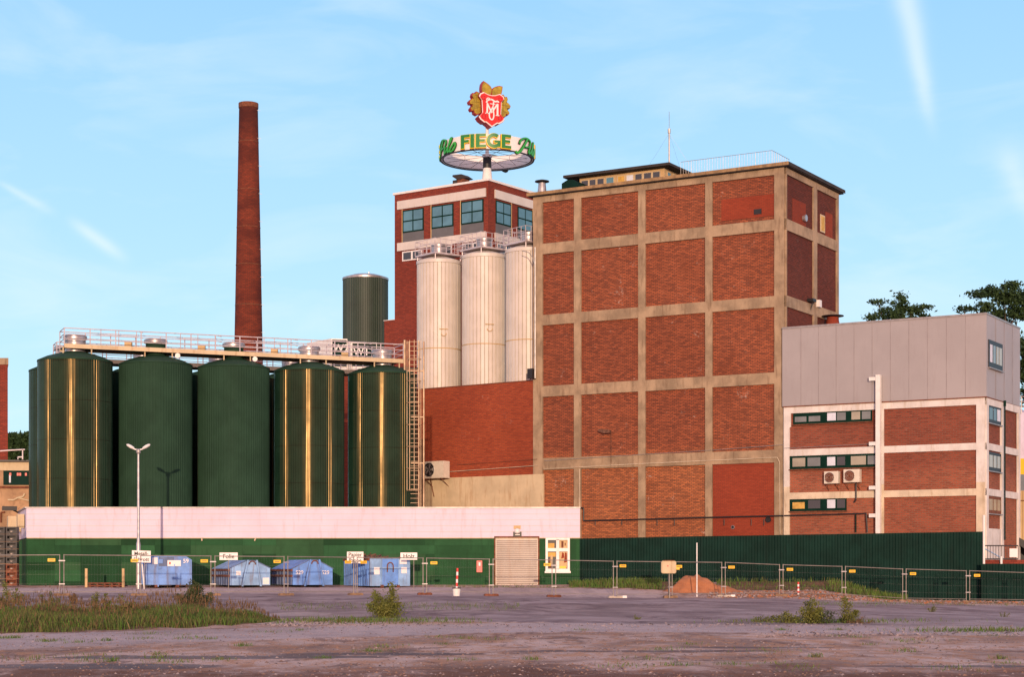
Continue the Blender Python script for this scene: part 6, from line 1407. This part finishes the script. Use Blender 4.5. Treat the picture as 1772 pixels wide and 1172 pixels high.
blades('bank_grass', 6000, bank_area, .10, .42, .022, [(M['grass_green'], 5), (M['grass'], 3)], 'green grass along the foot of the corrugated fence', .4)
def tuft_area():
    r_ = rng.random()
    if r_ < .35: px, py = rng.gauss(620, 90), rng.gauss(1076, 2.2)
    elif r_ < .5: px, py = rng.uniform(480, 900), 1045 + (rng.uniform(480, 900) - 480) * .03 + rng.gauss(0, 1.0)
    elif r_ < .62: px, py = rng.uniform(750, 1000), rng.gauss(1017, 1.5)
    elif r_ < .75: px, py = rng.uniform(1400, 1772), rng.gauss(1046, 2)
    elif r_ < .9: px, py = rng.gauss(1420, 90), rng.gauss(1077, 1.6)
    else: px, py = rng.gauss(1700, 70), rng.gauss(1093, 1.5)
    y = Yg(px, py); return (px - CX) / F * y, y
blades('weed_tufts', 7500, tuft_area, .04, .17, .01, [(M['grass_green'], 3), (M['grass'], 4)], 'sparse weeds growing through the cracked asphalt', .6)
def sprig_area():
    px = rng.choice(SPR); y = Yg(px[0], px[1]); x = (px[0] - CX) / F * y; return x + rng.gauss(0, px[2]), y + rng.gauss(0, px[2] * 1.5)
SPR = [(rng.uniform(0, 1772), rng.uniform(1088, 1160), rng.uniform(.05, .3)) for _ in range(60)]
blades('gravel_sprigs', 4200, sprig_area, .03, .11, .006, [(M['grass_green'], 3), (M['grass'], 3)], 'tiny green sprigs scattered over the gravel', .7)
def leaf_quad(mb, c, s, up=.4):
    n = Vector((rng.gauss(0, 1), rng.gauss(0, 1), rng.gauss(0, 1) + up)).normalized(); a = n.orthogonal().normalized(); a.rotate(Matrix.Rotation(rng.uniform(0, 6.28), 3, n)); b = n.cross(a)
    mb.add([c - a * s, c + b * s * .45, c + a * s, c - b * s * .45], [(0, 1, 2, 3)])
def bush(px, py, w, h, n, label, mat='leaf_bush', s=.045, dens=.5, stems=9, name='bush', grp=None):
    Y = Yg(px, py); x = (px - CX) / F * Y; g = gz(x, Y); o = root(name, label, 'bush', (x, Y, g), grp)
    st_, lf = MB(), MB()
    for k in range(stems):
        a = rng.uniform(0, 6.28); r_ = w * .5 * math.sqrt(rng.random()); hh = h * (1 - .5 * (r_ / (w * .5)) ** 2) * rng.uniform(.4, 1.15); tip = Vector((x + r_ * math.cos(a), Y + r_ * math.sin(a), g + hh)); base = Vector((x + r_ * .35 * math.cos(a), Y + r_ * .35 * math.sin(a), g - .05))
        st_.tube(base, tip, .012, 4, .004); m = n // stems
        for i in range(m):
            t_ = .12 + .88 * rng.random() ** .7; c = base.lerp(tip, t_); q_ = w * .11 * (1.25 - t_ * .95); c = c + Vector((rng.gauss(0, q_), rng.gauss(0, q_), rng.gauss(0, q_ * .6))); c.z = max(c.z, g + .02); leaf_quad(lf, c, s * rng.uniform(.6, 1.3))
    part('stems', st_, M['bark'], o); part('foliage', lf, M[mat], o, fix=False); return o
bush(672, 1070, 1.5, 1.15, 4000, 'yellow-green bush growing on the asphalt in front of the wood container', 'leaf_bush', .045, stems=16)
bush(332, 1052, 1.7, 1.2, 4000, 'dark green bush at the back of the meadow below the closed container', 'leaf_dull', .05, stems=16)
bush(168, 1068, .9, 1.05, 900, 'slim pale green shrub in the meadow before the steel rack', 'leaf_bush', .04, stems=7)
bush(206, 1072, 1.5, .75, 1400, 'low bushy herb to the right of the slim meadow shrub', 'leaf_bush', .04, stems=12)
bush(22, 1052, 1.5, 1.05, 1300, 'loose green shrub below the crates at the left edge', 'leaf_bush', .05, stems=10)
bush(86, 1050, .9, .6, 500, 'low weed clump left of the first fence post pair', 'leaf_bush', .045, stems=6)
bush(132, 1046, .6, .6, 350, 'small reddish weed just right of the first fence foot', 'grass_red', .045, stems=5)
bush(1398, 1079, 1.4, .85, 2600, 'largest green bush of the weed island at right', 'leaf_bush', .035, stems=14)
bush(1462, 1079, .9, .7, 1300, 'pointed bush at the right end of the weed island', 'leaf_bush', .035, stems=7)
bush(1358, 1078, 1.3, .42, 1100, 'low clump left of the largest island bush', 'leaf_bush', .03, stems=7)
bush(1430, 1079, 1.2, .42, 1000, 'low clump between the two taller island bushes', 'leaf_dull', .03, stems=7)
bush(1490, 1080, .8, .22, 250, 'flat reddish weeds at the far right of the island', 'grass_red', .03, stems=6)
bush(1310, 1077, .9, .20, 240, 'flat weeds at the far left of the island', 'leaf_bush', .03, stems=6)
bush(1101, 1073, .4, .2, 120, 'tiny lone weed on the middle of the asphalt', 'leaf_bush', .025, stems=4)
bush(1610, 1060, .55, .28, 200, 'small lone weed beneath the rubble strip at right', 'leaf_bush', .03, stems=5)
bush(1738, 1069, .4, .2, 120, 'tiny weed near the right edge of the asphalt', 'leaf_bush', .025, stems=4)
def tree(x, Y, g, h, crowns, n, label, s=.28, trunk=.35, name='tree'):
    o = root(name, label, 'tree', (x, Y, g)); tr_, lf = MB(), MB(); base = Vector((x, Y, g)); ct = sum((Vector(c[:3]) for c in crowns), Vector()) / len(crowns); top = Vector((lerp(x, ct.x, .5), Y, min(c[2] for c in crowns)))
    tr_.tube(base, top, trunk, 8, trunk * .55); tot = sum(c[3] * c[4] for c in crowns)
    for (cx2, cy2, cz2, rx, rz) in crowns:
        C = Vector((cx2, cy2, cz2)); f_ = rng.uniform(.35, 1.); st0 = base.lerp(top, f_); mid = st0.lerp(C, .55) + Vector((rng.uniform(-.4, .4), 0, -.3)); tr_.tube(st0, mid, trunk * .3, 6, trunk * .2); tr_.tube(mid, C, trunk * .2, 5, .03)
        m = max(4, int(n * rx * rz / tot / 48)); 
        for k in range(m):
            # twig clusters spread through the crown, leaving gaps
            d = Vector((rng.gauss(0, 1), rng.gauss(0, 1), rng.gauss(0, 1))).normalized() * rng.random() ** .45; q_ = C + Vector((d.x * rx, d.y * rx, d.z * rz)); tr_.tube(C, q_, .035, 3, .012); cr = rng.uniform(.16, .42)
            for i in range(48):
                leaf_quad(lf, q_ + Vector((rng.gauss(0, cr), rng.gauss(0, cr), rng.gauss(0, cr * .4))), s * rng.uniform(.5, 1.2))
    part('trunk', tr_, M['bark'], o); part('crown', lf, M['leaf'], o, fix=False); return o
def crowns(Y, L): return [((px - CX) / F * Y, Y + rng.uniform(-1, 1), EYE + (HY - py) / F * Y, rx / F * Y, rz / F * Y) for px, py, rx, rz in L]
Y = 160; tree((1553 - CX) / F * Y, Y, 0, 20, crowns(Y, [(1507, 546, 13, 7), (1530, 540, 12, 9), (1520, 524, 10, 6), (1556, 528, 14, 12), (1562, 512, 10, 6), (1575, 540, 16, 11), (1597, 532, 14, 6), (1550, 550, 26, 12), (1590, 555, 16, 12), (1545, 575, 30, 22)]), 5600, 'loose-crowned dark tree rising behind the grey cladding', .17)
Y = 150; tree((1745 - CX) / F * Y, Y, 0, 20, crowns(Y, [(1672, 534, 13, 5), (1694, 510, 12, 8), (1700, 535, 12, 9), (1715, 504, 16, 9), (1735, 520, 18, 16), (1722, 545, 14, 9), (1750, 495, 16, 9), (1760, 545, 20, 12), (1768, 518, 18, 14), (1790, 520, 28, 26), (1742, 555, 14, 7)]), 9500, 'large dark tree at the right edge above the annex', .17)
Y = 145; tree((1800 - CX) / F * Y, Y, 0, 16, crowns(Y, [(1782, 600, 20, 22), (1785, 640, 20, 26), (1784, 680, 18, 22), (1810, 630, 30, 50)]), 9000, 'dark lower tree filling the gap at the right edge', .2)
Y = 190
for k, (L, lab) in enumerate((([(20, 762, 14, 12), (32, 775, 16, 18), (14, 785, 14, 16)], 'dark distant tree just right of the left brick block'), ([(48, 760, 12, 10), (56, 770, 14, 16), (44, 790, 16, 16), (70, 780, 14, 20)], 'dark distant tree touching the leftmost tank'))):
    tree((30 + k * 25 - CX) / F * Y, Y, 0, 12, crowns(Y, L), 7000, lab, .3)
